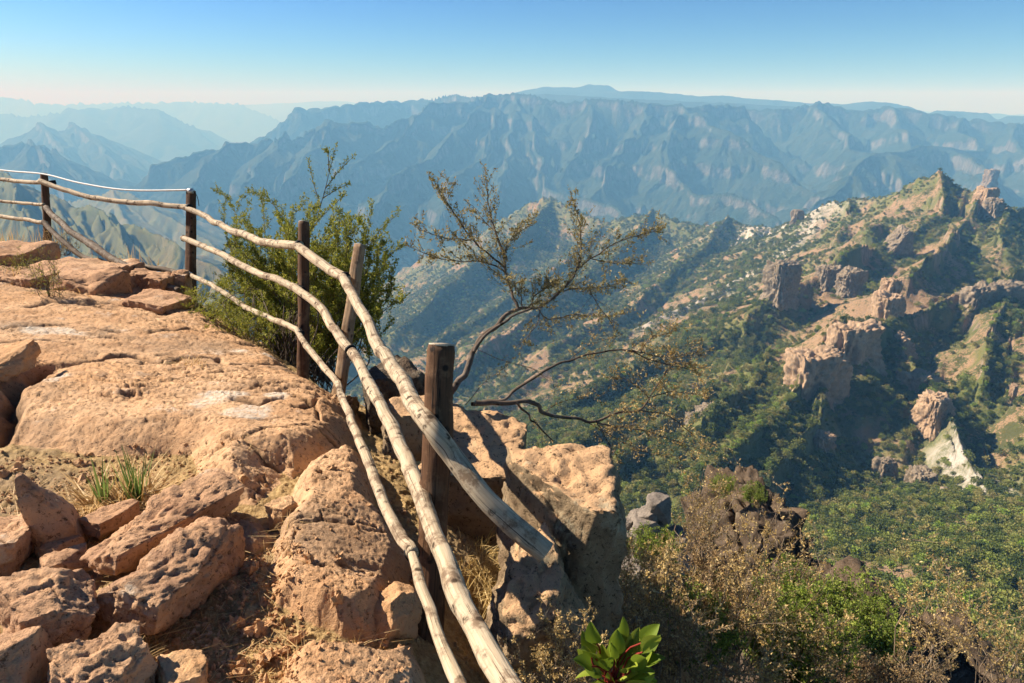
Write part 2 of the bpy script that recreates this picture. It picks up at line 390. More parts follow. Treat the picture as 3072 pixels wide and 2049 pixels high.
def hillside():
    TH,R,X,Y=polar(-24,47,NT_H,22,6200,NR_H)
    wsc=np.clip(R/1500,.08,1.5)
    wx=fbm2(X/260,Y/260,4,3)*20*wsc; wy=fbm2(X/260,Y/260,4,9)*20*wsc
    far_=lambda d: d if d<2000 else 2000+(d-2000)*1.5
    s=lambda pts,**k: L([(x,y,far_(d)) for x,y,d in jag(pts,2,seed=len(pts)*7+int(pts[0][0]))],**k)
    A=dict(k=.58,s0=45,D0=80); B=dict(k=.56,s0=20,D0=40); C=dict(k=.60,s0=25,D0=25)
    ln=[
     s([(380,300,3900),(405,268,3900),(440,250,3800),(462,243,3750),(492,225,3600),(518,209,3500),(536,201,3450),(553,200,3400),(579,213,3250),(603,224,3100),(627,219,3000),(653,212,2950),(680,221,2850),(697,226,2800),(725,219,2700),(742,227,2650),(760,231,2550),(780,230,2450),(801,219,2300),(821,214,2150),(830,205,2080),(850,203,2040),(867,201,2000),(893,201,1900),(915,187,1800),(930,180,1740),(945,173,1700),(958,187,1680),(976,194,1650),(1002,207,1600),(1024,209,1550),(1070,205,1500)],**A),
     s([(553,200,3400),(525,232,3100),(480,262,2850),(440,292,2600),(400,330,2350)],**B),
     s([(603,224,3100),(570,255,2850),(530,285,2550),(480,318,2300),(430,350,2050)],**B),
     s([(653,212,2950),(625,248,2600),(585,278,2300),(540,305,2050),(500,335,1850),(450,370,1650)],**B),
     s([(725,219,2700),(702,250,2350),(668,280,2100),(630,305,1900),(590,325,1750),(550,345,1620)],**B),
     s([(760,231,2550),(750,250,2300),(735,268,2150)],**B),
     s([(821,214,2150),(805,238,2000),(784,261,1900),(750,278,1800),(697,302,1680),(653,325,1580),(592,346,1500),(555,365,1420),(520,386,1330),(480,412,1250)],**B),
     s([(850,203,2040),(846,222,1850),(835,236,1700)],**B),
     s([(893,201,1900),(885,220,1700),(870,232,1550)],**B),
     s([(945,173,1700),(938,212,1530),(915,236,1400),(880,243,1320),(850,252,1240),(825,266,1180),(800,282,1150),(775,290,1120),(740,318,1080),(700,343,1060),(640,368,1030),(600,388,980),(560,412,920)],**B),
     s([(1002,207,1600),(1000,225,1400),(1010,245,1250)],**B),
     s([(976,194,1650),(965,225,1400),(950,245,1250),(925,262,1120),(905,275,1030)],**B),
     s([(1080,255,1100),(1040,268,1060),(1010,276,1030),(978,283,1000),(952,297,960),(930,307,930),(905,317,900),(890,325,870),(893,335,850),(903,352,810),(915,368,770),(930,388,725),(941,405,690),(950,420,660),(955,440,630),(972,478,585),(985,515,545)],**C),
     s([(905,317,900),(888,324,850),(876,323,820),(855,322,790),(838,323,775),(828,337,760),(816,350,750),(813,372,730),(822,396,700),(818,425,650),(795,450,600),(772,478,550),(758,505,500)],**C),
     s([(828,340,760),(795,352,790),(767,360,810),(727,369,850),(690,383,850),(650,402,800),(600,430,700),(560,455,640)],k=.52,s0=15,D0=30),
     s([(767,360,810),(752,390,740),(730,400,690),(700,425,620)],**C),
     s([(727,369,850),(700,400,760),(660,430,690),(620,460,600)],**B),
     s([(813,372,730),(790,395,680),(775,420,620),(740,445,560),(700,470,520)],**B),
     s([(1010,276,1030),(1005,310,900),(990,345,800),(985,380,720)],**B),
     s([(1060,270,1060),(1045,320,860),(1035,370,740),(1030,430,640),(1020,480,570)],**B),
     s([(1120,505,450),(1060,535,420),(1000,560,385),(940,578,370),(880,600,345),(840,640,280)],k=.5,s0=6,D0=20),
     s([(1060,535,420),(1010,600,320),(960,640,270),(920,683,220)],k=.5),
     s([(1150,600,320),(1060,640,260),(1000,690,200),(930,740,150)],k=.5),
     ]
    fl=np.interp(R,[0,300,600,1300,2500,4500],[-420,-400,-392,-640,-1250,-1900]).astype(F32)
    H=half(seg_ridge,X+wx,Y+wy,ln,-3000.,smooth=13)
    H=np.maximum(H,fl)+5*np.exp(-np.abs(H-fl)/10)+(fbm2(X/120,Y/120,4,61)*16*sstep(25,0,np.abs(H-fl)))*sstep(150,300,R)
    # the foot of the viewer's own cliff
    cl=-3-1.35*np.maximum(R-7,0); cl=np.maximum(cl,-60-.95*R)
    H=np.maximum(H,cl.astype(F32))
    gx,gy=polgrad(H,TH,R)
    near=sstep(200,600,R); 
    H=erode(X,Y,H,gx,gy,170,9*near,4,seed=6)
    far=sstep(1500,2600,R); H=erode(X,Y,H,gx,gy,420,20*far,4,seed=16)
    H=H+fbm2(X/45,Y/45,4,12)*4.0*sstep(60,500,R)+fbm2(X/9,Y/9,3,2)*.8
    # broken cliff faces
    S=70.; q=(H+fbm2(X/300,Y/300,3,41)*60)/S; f=q-np.floor(q)
    msk=sstep(.02,.3,fbm2(X/230,Y/230,3,77))*.55*sstep(300,500,R)
    H=H+(sstep(.36,.60,f)-f)*S*msk*.6
    pl=[L([(758,231,2825),(780,230,2675),(801,219,2450),(821,215,2225)]),L([(821,215,2225),(784,261,1900),(750,278,1800),(697,302,1680),(653,325,1580)])]
    D=dist_lines(X+wx,Y+wy,pl[:1]); pale=1.3*np.exp(-(D/150)**2)
    D=dist_lines(X+wx,Y+wy,pl[1:]); pale=np.maximum(pale,.8*np.exp(-(D/45)**2))
    pale=np.maximum(pale,np.exp(-(dist_lines(X+wx,Y+wy,[L([(950,438,632),(972,478,585),(985,515,545)])])/22)**2))
    dens=fbm2(X/60,Y/60,4,101)+.45*fbm2(X/14,Y/14,2,102)+.25*fbm2(X/260,Y/260,2,103)
    low=sstep(-310,-385,H)*sstep(1200,800,R)*sstep(290,380,R)*1.4
    low=np.maximum(low,.62*sstep(760,640,R)*sstep(-120,-190,H)*sstep(230,330,R))
    gs=np.clip(-gx,-.4,1); veg=sstep(-.55,.30,dens+low-.05+.30*gs-.12*sstep(430,300,R)+.35*sstep(1700,2600,R))
    V=np.stack([X,Y,H],-1).reshape(-1,3)
    o=meshobj('hillside',V,gridfaces(NR_H,NT_H),MH,origin=np.zeros(3),attrs=dict(pale=pale,veg=veg)); tag(o,'green and tan canyon hillside with gullies and outcrops',kind='structure')
    HILL.update(veg=veg,th0=math.radians(-24),th1=math.radians(47),lr0=math.log(22),lr1=math.log(6200),H=H,X=X,Y=Y,R=R)
def left_hills():
    TH,R,X,Y=polar(-48,-12,450,1250,9500,520)
    wx=fbm2(X/400,Y/400,4,3)*50; wy=fbm2(X/400,Y/400,4,9)*50
    s=lambda pts,**k: L(jag(pts,3,seed=len(pts)*5+int(pts[0][0])),**k)
    ln=[s([(-120,150,3570),(-40,160,3465),(0,172,3360),(9,177,3318),(22,194,3255),(35,200,3255),(48,198,3234),(60,200,3192),(68,210,3150),(85,209,3066),(100,214,2982),(113,224,2898),(130,230,2814),(145,231,2730),(161,236,2646),(179,245,2520),(205,262,2415),(230,285,2268)],k=.52,s0=110,D0=160),
        s([(48,198,3234),(60,225,2835),(80,245,2520),(100,262,2205)],k=.6,s0=30,D0=40),
        s([(100,214,2982),(120,240,2625),(140,262,2310)],k=.6,s0=30,D0=40),
        s([(9,177,3318),(15,215,2835),(30,240,2520)],k=.6,s0=30,D0=40),
        s([(-60,190,6480),(60,205,6120),(104,194,5940),(115,191,5850),(130,193,5760),(140,199,5670),(165,215,5400),(200,238,5040),(240,262,4680),(300,300,4320)],k=.55,s0=80,D0=90),
        s([(115,191,5850),(120,215,5220),(140,245,4680)],k=.5,s0=20,D0=40)]
    H=half(seg_ridge,X+wx,Y+wy,ln,-1900.,smooth=18)
    gx,gy=polgrad(H,TH,R)
    H=erode(X,Y,H,gx,gy,420,36,5,seed=26)
    H=H+fbm2(X/110,Y/110,4,12)*12
    V=np.stack([X,Y,H],-1).reshape(-1,3)
    o=meshobj('left_hills',V,gridfaces(520,450),MH,origin=np.zeros(3),attrs=dict(veg=np.clip(.95+.5*fbm2(X/260,Y/260,4,8),.3,1.2),pale=np.zeros(X.shape))); tag(o,'scrubby blue-green hills beyond the far end of the fence',kind='structure')
MH=mat_hill()
hillside(); left_hills()
# ================================================================ ROCKS / FOREGROUND GROUND
def mat_rock(name,ca,cb,cc,speck=.5,lich=(.55,.52,.42),lamt=.5,scale=1.0,topc=None):
    m,nt,b=newmat(name); N=NB(nt)
    v=N.coord((scale,)*3,kind='World')
    big=N.noise(v,1.1,5,.6); mid=N.noise(v,6,6,.65); fine=N.noise(v,38,5,.75); vf=N.noise(v,150,3,.7)
    col=N.mix(N.ramp(big,[(.35,0.),(.65,1.)]),ca,cb)
    col=N.mix(N.ramp(mid,[(.48,0.),(.70,.8)]),col,cc)
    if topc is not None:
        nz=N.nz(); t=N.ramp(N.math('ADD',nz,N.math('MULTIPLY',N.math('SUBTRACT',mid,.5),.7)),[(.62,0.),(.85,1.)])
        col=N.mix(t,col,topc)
    lf=N.noise(v,3.3,6,.7); lm=N.math('MULTIPLY',N.ramp(lf,[(.58,0.),(.66,1.)]),N.ramp(fine,[(.40,0.),(.55,lamt)]))
    col=N.mix(lm,col,lich)
    dk=N.ramp(N.math('ADD',N.math('MULTIPLY',fine,.75),N.math('MULTIPLY',vf,.25)),[(.39,speck),(.46,0.)])
    col=N.mix(dk,col,tuple(c*.22 for c in ca))
    N.L(col,b.inputs['Base Color'])
    h=N.math('ADD',N.math('MULTIPLY',mid,.8),N.math('ADD',N.math('MULTIPLY',fine,.5),N.math('MULTIPLY',vf,.22)))
    N.L(N.bump(h,1.0,.026/scale),b.inputs['Normal']); return m,N,b,col
ORA=(.52,.275,.135)
M_ROCK=mat_rock('orange_weathered_rock',(.56,.315,.15),(.64,.405,.215),(.40,.21,.09))[0]
M_STONE=mat_rock('brown_pink_stone',(.45,.245,.13),(.57,.355,.20),(.25,.14,.085),.85)[0]
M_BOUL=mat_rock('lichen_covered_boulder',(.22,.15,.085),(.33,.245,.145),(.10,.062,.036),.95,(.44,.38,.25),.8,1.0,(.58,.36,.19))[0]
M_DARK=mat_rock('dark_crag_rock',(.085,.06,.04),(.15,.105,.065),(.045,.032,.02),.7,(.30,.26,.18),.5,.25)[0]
M_GREY=mat_rock('grey_outcrop_rock',(.19,.15,.10),(.28,.22,.15),(.09,.07,.05),.6,(.36,.31,.23),.6,.06)[0]
M_GREYN=mat_rock('grey_boulder_rock',(.20,.17,.14),(.28,.23,.18),(.10,.085,.07),.6,(.38,.34,.28),.6,.5)[0]
M_CLIFF=mat_rock('tan_cliff_rock',(.34,.23,.14),(.42,.29,.18),(.16,.12,.07),.6,(.50,.42,.32),.6,.04)[0]
def ground_mat():
    m,N,b,col=mat_rock('ground_rock_and_dirt',(.57,.33,.165),(.67,.43,.24),(.42,.23,.11),.9,(.66,.57,.45),.55)
    v=N.coord(kind='World')
    d1=N.noise(v,25,6,.75); d2=N.noise(v,110,3,.7)
    dirt=N.mix(N.ramp(d1,[(.35,0.),(.65,1.)]),(.24,.145,.055),(.52,.36,.16))
    dirt=N.mix(N.ramp(d2,[(.55,0.),(.72,.7)]),dirt,(.55,.42,.24))
    f=N.attr('dirt'); f=N.ramp(N.math('ADD',f,N.math('MULTIPLY',N.math('SUBTRACT',d1,.5),.5)),[(.4,0.),(.6,1.)])
    c2=N.mix(f,col,dirt)
    st=N.noise(N.coord((1,1.6,1),kind='World'),.9,7,.72); c2=N.mix(N.ramp(st,[(.50,0.),(.66,.62)]),c2,(.26,.185,.12))
    c3=N.mix(N.attr('crack'),c2,(.07,.04,.02))
    c4=N.mix(N.math('MULTIPLY',N.attr('patch'),N.ramp(d1,[(.4,.2),(.6,.9)])),c3,(.68,.60,.48))
    N.L(c4,b.inputs['Base Color']); return m
def tps(pts,X,Y,lam=.02):
    p=np.array(pts); n=len(p); d=np.hypot(p[:,None,0]-p[None,:,0],p[:,None,1]-p[None,:,1])
    K=d*d*np.log(d+1e-9)+lam*np.eye(n); Pm=np.c_[np.ones(n),p[:,:2]]
    A=np.zeros((n+3,n+3)); A[:n,:n]=K; A[:n,n:]=Pm; A[n:,:n]=Pm.T
    w=np.linalg.solve(A,np.r_[p[:,2],0,0,0])
    out=w[n]+w[n+1]*X+w[n+2]*Y
    for i in range(n):
        r2=(X-p[i,0])**2+(Y-p[i,1])**2; out=out+w[i]*.5*r2*np.log(r2+1e-12)
    return out
GP=[PZ(*q) for q in [(-150,683,-1.58),(0,683,-1.60),(120,683,-1.66),(250,683,-1.72),(380,683,-1.80),(430,683,-1.88),
 (0,600,-1.64),(150,600,-1.68),(280,600,-1.72),(400,600,-1.84),(0,520,-1.68),(150,520,-1.72),(280,520,-1.76),(390,500,-1.90),
 (0,450,-1.72),(150,450,-1.78),(280,440,-1.82),(350,440,-1.92),(0,380,-1.76),(150,380,-1.85),(280,380,-1.97),(340,390,-2.10),
 (0,330,-1.8),(100,330,-1.87),(200,330,-2.02),(290,345,-2.22),(0,303,-1.82),(80,303,-1.88),(150,303,-2.02),
 (460,683,-2.02),(520,683,-2.3),(440,600,-2.12),(500,560,-2.2),(470,500,-2.2),(440,450,-2.2),(600,683,-2.75),(560,600,-2.5),(540,470,-2.5),(420,420,-2.25)]]
GP+=[P(*q) for q in [(0,243,8.9),(-120,215,9.5),(60,260,8.9),(45,250,9.5),(110,279,8.7),(190,297,8.2),(304,374,5.85),(340,388,5.1),(640,600,5.0),(700,683,4.4),(650,683,3.8)]]
GP+=[(-3.0,.6,-1.5),(-1,.7,-1.62),(.3,.8,-1.8),(1.5,1.0,-2.6)]
EDGE=[P(*q)[:2] for q in [(-400,150,13),(-150,205,10.6),(45,250,9.9),(130,285,8.75),(200,297,8.5),(250,335,7.0),(312,372,6.05),(352,380,5.4),(400,400,5.0),(530,405,4.7),(640,480,4.3),(690,600,4.9),(900,683,5.2)]]
def edge_sd(X,Y):
    """>0 beyond the rim of the plateau"""
    D=np.full(X.shape,1e9); S=np.zeros(X.shape)
    for a,b in zip(EDGE[:-1],EDGE[1:]):
        dx,dy=b[0]-a[0],b[1]-a[1]; t=np.clip(((X-a[0])*dx+(Y-a[1])*dy)/(dx*dx+dy*dy),0,1)
        ex=X-(a[0]+t*dx); ey=Y-(a[1]+t*dy); d=np.hypot(ex,ey); s=np.sign(dx*ey-dy*ex)
        m=d<D-1e-9; S=np.where(m,s,S); D=np.minimum(D,d)
    return D*S
def poly_sd(X,Y,poly):
    """<0 inside polygon"""
    D=np.full(X.shape,1e9); inside=np.zeros(X.shape,bool); n=len(poly)
    for i in range(n):
        a=poly[i]; b=poly[(i+1)%n]
        dx,dy=b[0]-a[0],b[1]-a[1]; t=np.clip(((X-a[0])*dx+(Y-a[1])*dy)/(dx*dx+dy*dy+1e-9),0,1)
        D=np.minimum(D,np.hypot(X-(a[0]+t*dx),Y-(a[1]+t*dy)))
        c=((a[1]>Y)!=(b[1]>Y))&(X<(b[0]-a[0])*(Y-a[1])/(b[1]-a[1]+1e-12)+a[0]); inside^=c
    return np.where(inside,-D,D)
def base_z(X,Y):
    z=tps(GP,X,Y)
    e=edge_sd(X,Y); return z-1.5*np.maximum(e,0)-1.2*np.maximum(e-.5,0)
def gp(px,py):
    """ground point under a pixel"""
    z=-1.9
    for _ in range(25):
        q=PZ(px,py,z); z=.5*z+.5*float(base_z(np.array(q[0]),np.array(q[1])))
    return PZ(px,py,z)
GRID={}
def ground():
    TH,R,X,Y=polar(-56,44,NT_G,1.0,17,NR_G)
    Z=base_z(X,Y); e=edge_sd(X,Y)
    wx=fbm2(X*2.2,Y*2.2,4,3)*.09+fbm2(X*12,Y*12,3,31)*.012; wy=fbm2(X*2.2,Y*2.2,4,8)*.09+fbm2(X*12,Y*12,3,38)*.012
    Xw,Yw=X+wx,Y+wy
    px=lambda pts:[gp(*p)[:2] for p in pts]
    slabs=[(px([(-260,330),(-60,420),(0,428),(60,438),(93,441),(148,443),(183,443),(189,473),(224,483),(259,485),(290,468),(291,457),(304,461),(339,444),(372,430),(350,395),(300,365),(240,330),(200,300),(150,285),(60,262),(0,250),(-300,200)]),.15,.30),
      (px([(304,472),(285,500),(272,518),(263,553),(272,584),(312,606),(345,613),(377,618),(404,605),(404,557),(389,520),(374,498),(372,455),(345,447)]),.15,.10),
      (px([(281,645),(303,629),(374,629),(416,627),(423,662),(430,700),(420,790),(330,800),(270,720)]),.13,.08),
      (px([(225,500),(262,505),(268,520),(250,530),(225,520)]),.06,.05)]
    rock=np.zeros(X.shape); up=np.zeros(X.shape)
    for pg,h,rd in slabs:
        s=poly_sd(Xw,Yw,pg); a=1-sstep(-rd,.012,s); up=np.maximum(up,h*(a**.6)); rock=np.maximum(rock,1-sstep(-.03,.03,s))
    Z=Z+up-.10
    rock=np.maximum(rock,sstep(-.3,0,e)*0)
    # terrace steps and cracks
    crack=np.zeros(X.shape)
    def line(pts): return [tuple(gp(*p)[:2]) for p in pts]
    for pts,dep,wd in [([(29,311),(49,305),(73,307),(109,306),(139,311),(165,318)],.05,.035),
        ([(29,369),(73,366),(131,359),(154,365),(173,369),(181,364),(225,365),(234,372),(276,371),(298,362)],.045,.022),
        ([(-20,425),(0,408),(14,388),(30,371)],.16,.07),([(0,333),(60,328),(120,335)],.02,.02),([(210,385),(260,392),(300,388),(330,392)],.03,.016),
        ([(225,440),(262,447),(290,457)],.02,.012),([(285,520),(320,517),(350,525),(372,532)],.02,.006),([(150,335),(190,332),(230,345),(262,350)],.025,.018),([(60,345),(110,342),(140,346)],.02,.014),
        ([(240,408),(268,412),(292,408)],.03,.018),([(305,395),(320,405),(318,425)],.03,.012),([(0,350),(40,346),(70,350)],.02,.015)]:
        D=dist_lines(X+wx*1.3,Y+wy*1.3,[line(pts)]); wv=wd*1.45*(1+.6*fbm2(X*5,Y*5,2,66)); g=np.exp(-(D/wv)**2); g*=sstep(-.75,-.35,fbm2(X*3,Y*3,2,len(pts)+5)); Z-=dep*g; crack=np.maximum(crack,g**2*.9)
    # thin bedding steps, mostly crossing the view
    q=Yw*1.0+Xw*.15+fbm2(X*.8,Y*1.6,4,19)*1.6; st=q*3.2; f=st-np.floor(st)
    step=(sstep(0,.08,f)*(1-sstep(.08,1,f)))*.022*sstep(-.1,.35,fbm2(X*1.1,Y*1.6,3,91))
    Z+=step*rock*sstep(3.3,4.2,R)
    n1=fbm2(X*1.6,Y*2.4,4,21); n2_=fbm2(X*7,Y*13,4,22,.6); pits=sstep(.16,.34,fbm2(X*30,Y*48,3,23,.65)); rd=fbm2(X*12,Y*20,4,24,.6,ridged=True)
    pz=fbm2(X*2,Y*3,3,88); 
    Z+=rock*(n1*.045+(.4+.6*sstep(2.4,5,R))*(n2_*.013-pits*.013*(.7+pz))-np.abs(rd)*.005+fbm2(X*70,Y*90,2,29)*.0045)
    ck=np.abs(fbm2(X*.9+3,Y*2.6,4,141,.55)); cg=sstep(.034,.010,ck)*sstep(-.05,.25,fbm2(X*.7,Y*1.1,2,143)); ck2=np.abs(fbm2(X*2.6+3,Y*5.6,4,145,.55)); cg=np.maximum(cg,.7*sstep(.034,.008,ck2)*sstep(.1,.35,fbm2(X*.9,Y*1.3,2,147)))
    Z-=rock*cg*.024; crack=np.maximum(crack,cg*rock*.85)
    chip=sstep(.25,.5,fbm2(X*3.2,Y*8,4,93,.6)); Z-=rock*chip*.028*sstep(.0,.3,pz); crack=np.maximum(crack,0)
    dirt=1-rock
    cl=fbm2(X*14,Y*14,4,25,.65); cl2=sstep(.15,.5,fbm2(X*38,Y*38,3,27,.6))
    Z+=dirt*(cl*.020+cl2*.012+fbm2(X*3,Y*3,3,26)*.03)
    rough=sstep(-.2,.6,e); Z+=rough*(fbm2(X*2,Y*2,5,28)*.35)
    pt=np.zeros(X.shape)
    for (cx,cy,rx,ry) in [(50,335,40,7),(215,405,28,12),(250,420,26,9),(60,385,18,6),(240,355,14,3),(268,358,10,3),(278,400,14,5)]:
        c=gp(cx,cy); ddx=(X-c[0])/(rx*abs(c[1])/683.*1.05); ddy=(Y-c[1])/(ry*c[1]/683*3.2)
        pt=np.maximum(pt,sstep(.0,.5,1-np.hypot(ddx,ddy)+fbm2(X*5,Y*8,4,71)*.7))
    V=np.stack([X,Y,Z],-1).reshape(-1,3)
    o=meshobj('ground',V,gridfaces(NR_G,NT_G),ground_mat(),origin=np.zeros(3),attrs=dict(dirt=dirt,crack=crack,patch=pt*rock))
    tag(o,'sunlit orange rock plateau with cracks and loose dirt',kind='structure')
    GRID.update(Z=Z,th0=math.radians(-56),th1=math.radians(44),l0=0.,l1=math.log(17))
def gz(x,y):
    th=math.atan2(x,y); lr=math.log(math.hypot(x,y)); Z=GRID['Z']; nr,nt_=Z.shape
    i=(lr-GRID['l0'])/(GRID['l1']-GRID['l0'])*(nr-1); j=(th-GRID['th0'])/(GRID['th1']-GRID['th0'])*(nt_-1)
    i=int(max(0,min(nr-1,round(i)))); j=int(max(0,min(nt_-1,round(j)))); return float(Z[i,j])
_ico={}
def ico(n):
    if n not in _ico:
        import bmesh
        bm=bmesh.new(); bmesh.ops.create_icosphere(bm,subdivisions=n,radius=1)
        _ico[n]=(np.array([v.co[:] for v in bm.verts]),np.array([[v.index for v in f.verts] for f in bm.faces])); bm.free()
    return _ico[n]
def rotm(rx,ry,rz):
    cx,sx,cy,sy,cz,sz=math.cos(rx),math.sin(rx),math.cos(ry),math.sin(ry),math.cos(rz),math.sin(rz)
    return np.array([[cz,-sz,0],[sz,cz,0],[0,0,1]])@np.array([[cy,0,sy],[0,1,0],[-sy,0,cy]])@np.array([[1,0,0],[0,cx,-sx],[0,sx,cx]])
def rock_geo(dims,rot=(0,0,0),seed=0,sub=5,nplane=9,cut=(.55,.85),box=.72,rough=.06,pit=.005,planes=None,fs=1.0,zs=1.0):
    V,Fc=ico(sub); V=V.copy(); rr=np.random.RandomState(seed)
    V*=1.25
    pl=[((sx,0,0),box) for sx in (1,-1)]+[((0,sx,0),box) for sx in (1,-1)]+[((0,0,sx),box) for sx in (1,-1)]
    for _ in range(nplane):
        n=rr.normal(size=3); n/=np.linalg.norm(n); pl.append((tuple(n),rr.uniform(*cut)*1.18))
    pl+=planes or []
    for n,h in pl:
        n=np.array(n,float); n/=np.linalg.norm(n); d=V@n-h; V-=np.maximum(d,0)[:,None]*n*.97
    V/=box
    D=np.array(dims)/2; W=V*D; S=float(np.mean(dims))
    nn=V/np.linalg.norm(V,axis=1)[:,None]
    o=seed*7.3
    x,y,z=(W/S*fs).T+o
    z=z*zs; h=fbm3(x*2.2,y*2.2,z*2.2,4,seed)*rough*1.2+fbm3(x*5,y*5,z*5,5,seed+3,.55,ridged=True)*rough*.75
    pt=sstep(.12,.34,fbm3(x*25,y*25,z*25,3,seed+9)); h=h-pt*pit
    h=h+fbm3(x*1.3,y*1.3,z*1.3,2,seed+31)*rough*1.2+fbm3(x*24,y*24,z*24,3,seed+11)*rough*.20
    h=h-(1-np.abs(np.clip(fbm3(x*3.2,y*3.2,z*4.5,3,seed+5)*5,-1,1)))*rough*.45
    W=W+nn*(h*S)[:,None]
    return W@rotm(*rot).T,Fc
def rock(name,label,c,dims,rot=(0,0,0),seed=0,mat=None,cat='rock',group=None,sink=.25,parent=None,ground_=True,**k):
    W,Fc=rock_geo(dims,rot,seed,**k)
    c=np.array(c,float)
    if ground_:
        zb=gz(c[0],c[1]); c[2]=zb-W[:,2].min()*(1-sink)
    W=W+c
    o=meshobj(name,W,Fc,mat or M_STONE,parent=parent)
    if parent is None: tag(o,label,cat,group)
    return o
def edgerock(name,label,a,b,width,height,seed,tilt=0,extra=0,**k):
    """a stone lying between two ground pixels"""
    A=gp(*a);B=gp(*b); d=B-A; Ln=math.hypot(d[0],d[1])*(1+extra); yaw=math.atan2(d[1],d[0])
    pitch=-math.atan2(d[2],Ln)
    return rock(name,label,(A+B)/2,(Ln,width,height),(tilt,pitch,yaw),seed,**k)
ground()
# ---------------------------------------------------------------- stones on the plateau
def stones():
    edgerock('stone','long pinkish-brown stone lying diagonally in front of the green grass tuft',(96,566),(224,496),.22,.165,11,tilt=.15,box=.70,sub=6,rough=.085,mat=M_STONE,sink=.22,nplane=6)
    edgerock('stone','second diagonal brown stone just below the longest stone, its broken side in shadow',(128,616),(232,535),.22,.165,12,tilt=.25,sub=6,rough=.10,mat=M_STONE,sink=.25,nplane=7)
    edgerock('stone','squat pitted brown boulder near the left edge, below the long diagonal stone',(14,628),(90,603),.32,.22,13,sub=6,rough=.09,pit=.009,mat=M_STONE,sink=.25,extra=.1)
    edgerock('stone','brown stone cut by the bottom edge of the picture, right of the dry grass',(60,690),(142,655),.20,.16,14,tilt=.2,sub=6,rough=.10,mat=M_STONE,sink=.25)
    c=gp(48,528); rock('stone','upright shark-fin shaped stone standing left of the green grass tuft',c,(.17,.15,.38),(0,-.18,.5),15,sub=5,rough=.05,mat=M_STONE,sink=.15,planes=[((.75,0,.62),.42),((-.92,.1,.42),.50),((0,.8,.5),.5),((0,-.75,.45),.5)])
    edgerock('stone','small flat-topped stone between the grass tuft and the longest stone',(88,524),(132,502),.12,.09,16,mat=M_STONE)
    edgerock('stone','cracked stone with a tuft of straw on it at the left edge',(-14,540),(30,536),.24,.17,17,mat=M_STONE,rough=.08)
    edgerock('stone','thin wedge stone behind the squat pitted boulder',(40,540),(72,527),.12,.08,18,mat=M_STONE)
    edgerock('stone','low flat stone tucked against the left end of the longest stone',(40,560),(86,548),.12,.10,19,mat=M_STONE)
    edgerock('stone','reddish stone in the bottom left corner behind dry grass',(-20,690),(14,650),.2,.2,20,mat=M_STONE)
    edgerock('stone','pale flaky stone on the dirt at the bottom, right of the cut-off stone',(160,668),(200,655),.16,.09,21,mat=M_ROCK,rough=.1)
    edgerock('stone','small block broken from the end of the central slab beside the fence',(378,610),(412,606),.14,.16,22,mat=M_ROCK,rough=.07,sink=.3)
    edgerock('stone','rough knob of rock on the crack above the central slab',(272,512),(292,500),.10,.12,23,mat=M_ROCK,rough=.09)
    # by the fence
    rock('boulder','rounded tan lump of rock under the lower rail beside the second post',P(335,417,4.85),(.34,.28,.32),(0,0,.3),31,sub=6,rough=.10,mat=M_BOUL,box=.85,ground_=False,nplane=14)
    W=P(398,398,4.9); rock('boulder','dark boulder in shadow under the top rail in front of the canyon',W,(.42,.5,.5),(0,0,.3),32,mat=M_DARK,ground_=False,rough=.07)
    W=P(405,428,3.95); rock('boulder','broken block left of the nearest post, half in shadow',W,(.24,.3,.28),(0,.1,.2),33,mat=M_BOUL,ground_=False,rough=.08)
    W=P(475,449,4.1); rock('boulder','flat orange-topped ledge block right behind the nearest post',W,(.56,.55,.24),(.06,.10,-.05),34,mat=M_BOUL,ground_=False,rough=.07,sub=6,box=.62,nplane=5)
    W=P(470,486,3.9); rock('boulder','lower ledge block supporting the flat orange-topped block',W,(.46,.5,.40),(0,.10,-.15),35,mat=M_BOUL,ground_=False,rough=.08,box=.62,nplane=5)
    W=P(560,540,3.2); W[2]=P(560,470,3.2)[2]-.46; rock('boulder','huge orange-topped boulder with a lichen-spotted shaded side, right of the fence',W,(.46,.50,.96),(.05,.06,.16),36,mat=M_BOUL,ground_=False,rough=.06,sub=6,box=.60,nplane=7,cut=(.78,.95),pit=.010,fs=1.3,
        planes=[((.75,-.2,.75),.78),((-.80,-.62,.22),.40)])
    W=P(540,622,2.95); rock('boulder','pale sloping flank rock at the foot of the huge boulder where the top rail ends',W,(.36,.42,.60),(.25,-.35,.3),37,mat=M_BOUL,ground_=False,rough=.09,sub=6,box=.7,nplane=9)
    # bank of rocks on the left
    bank=[('broad shaded outcrop forming the bank below the end post',(74,283),7.9,(1.2,1.0,.38),.02,41),
     ('pale wedge-shaped boulder in front of the shaded bank below the fence',(88,288),7.3,(.60,.45,.32),-.05,42),
     ('low block at the left edge under the dry orange grass',(8,288),7.3,(.55,.4,.30),0,43),
     ('squarish block beside the dark vertical gap in the left bank',(38,288),7.3,(.32,.4,.30),0,44),
     ('rounded outcrop behind the small green bush at the left edge',(2,264),8.2,(.8,.7,.42),.1,45),
     ('dark jumbled rock left of the crossing rails',(122,275),8.2,(.30,.3,.28),.3,46),
     ('tan-faced broken rock below the crossing rails',(128,288),7.8,(.26,.25,.22),-.3,47),
     ('upright split rock under the fallen rail',(143,286),7.9,(.22,.22,.32),.2,48),
     ('dark angular rock near the lower end of the fallen rail',(158,288),7.9,(.34,.3,.30),.1,49),
     ('small pointed rock left of the tall fence post',(181,287),8.0,(.18,.2,.36),.2,50),
     ('flat wrinkled grey rock in front of the tall fence post',(158,302),7.0,(.50,.40,.08),.1,51),
     ('small rock lying at the foot of the end post',(42,252),8.8,(.26,.25,.2),0,52)]
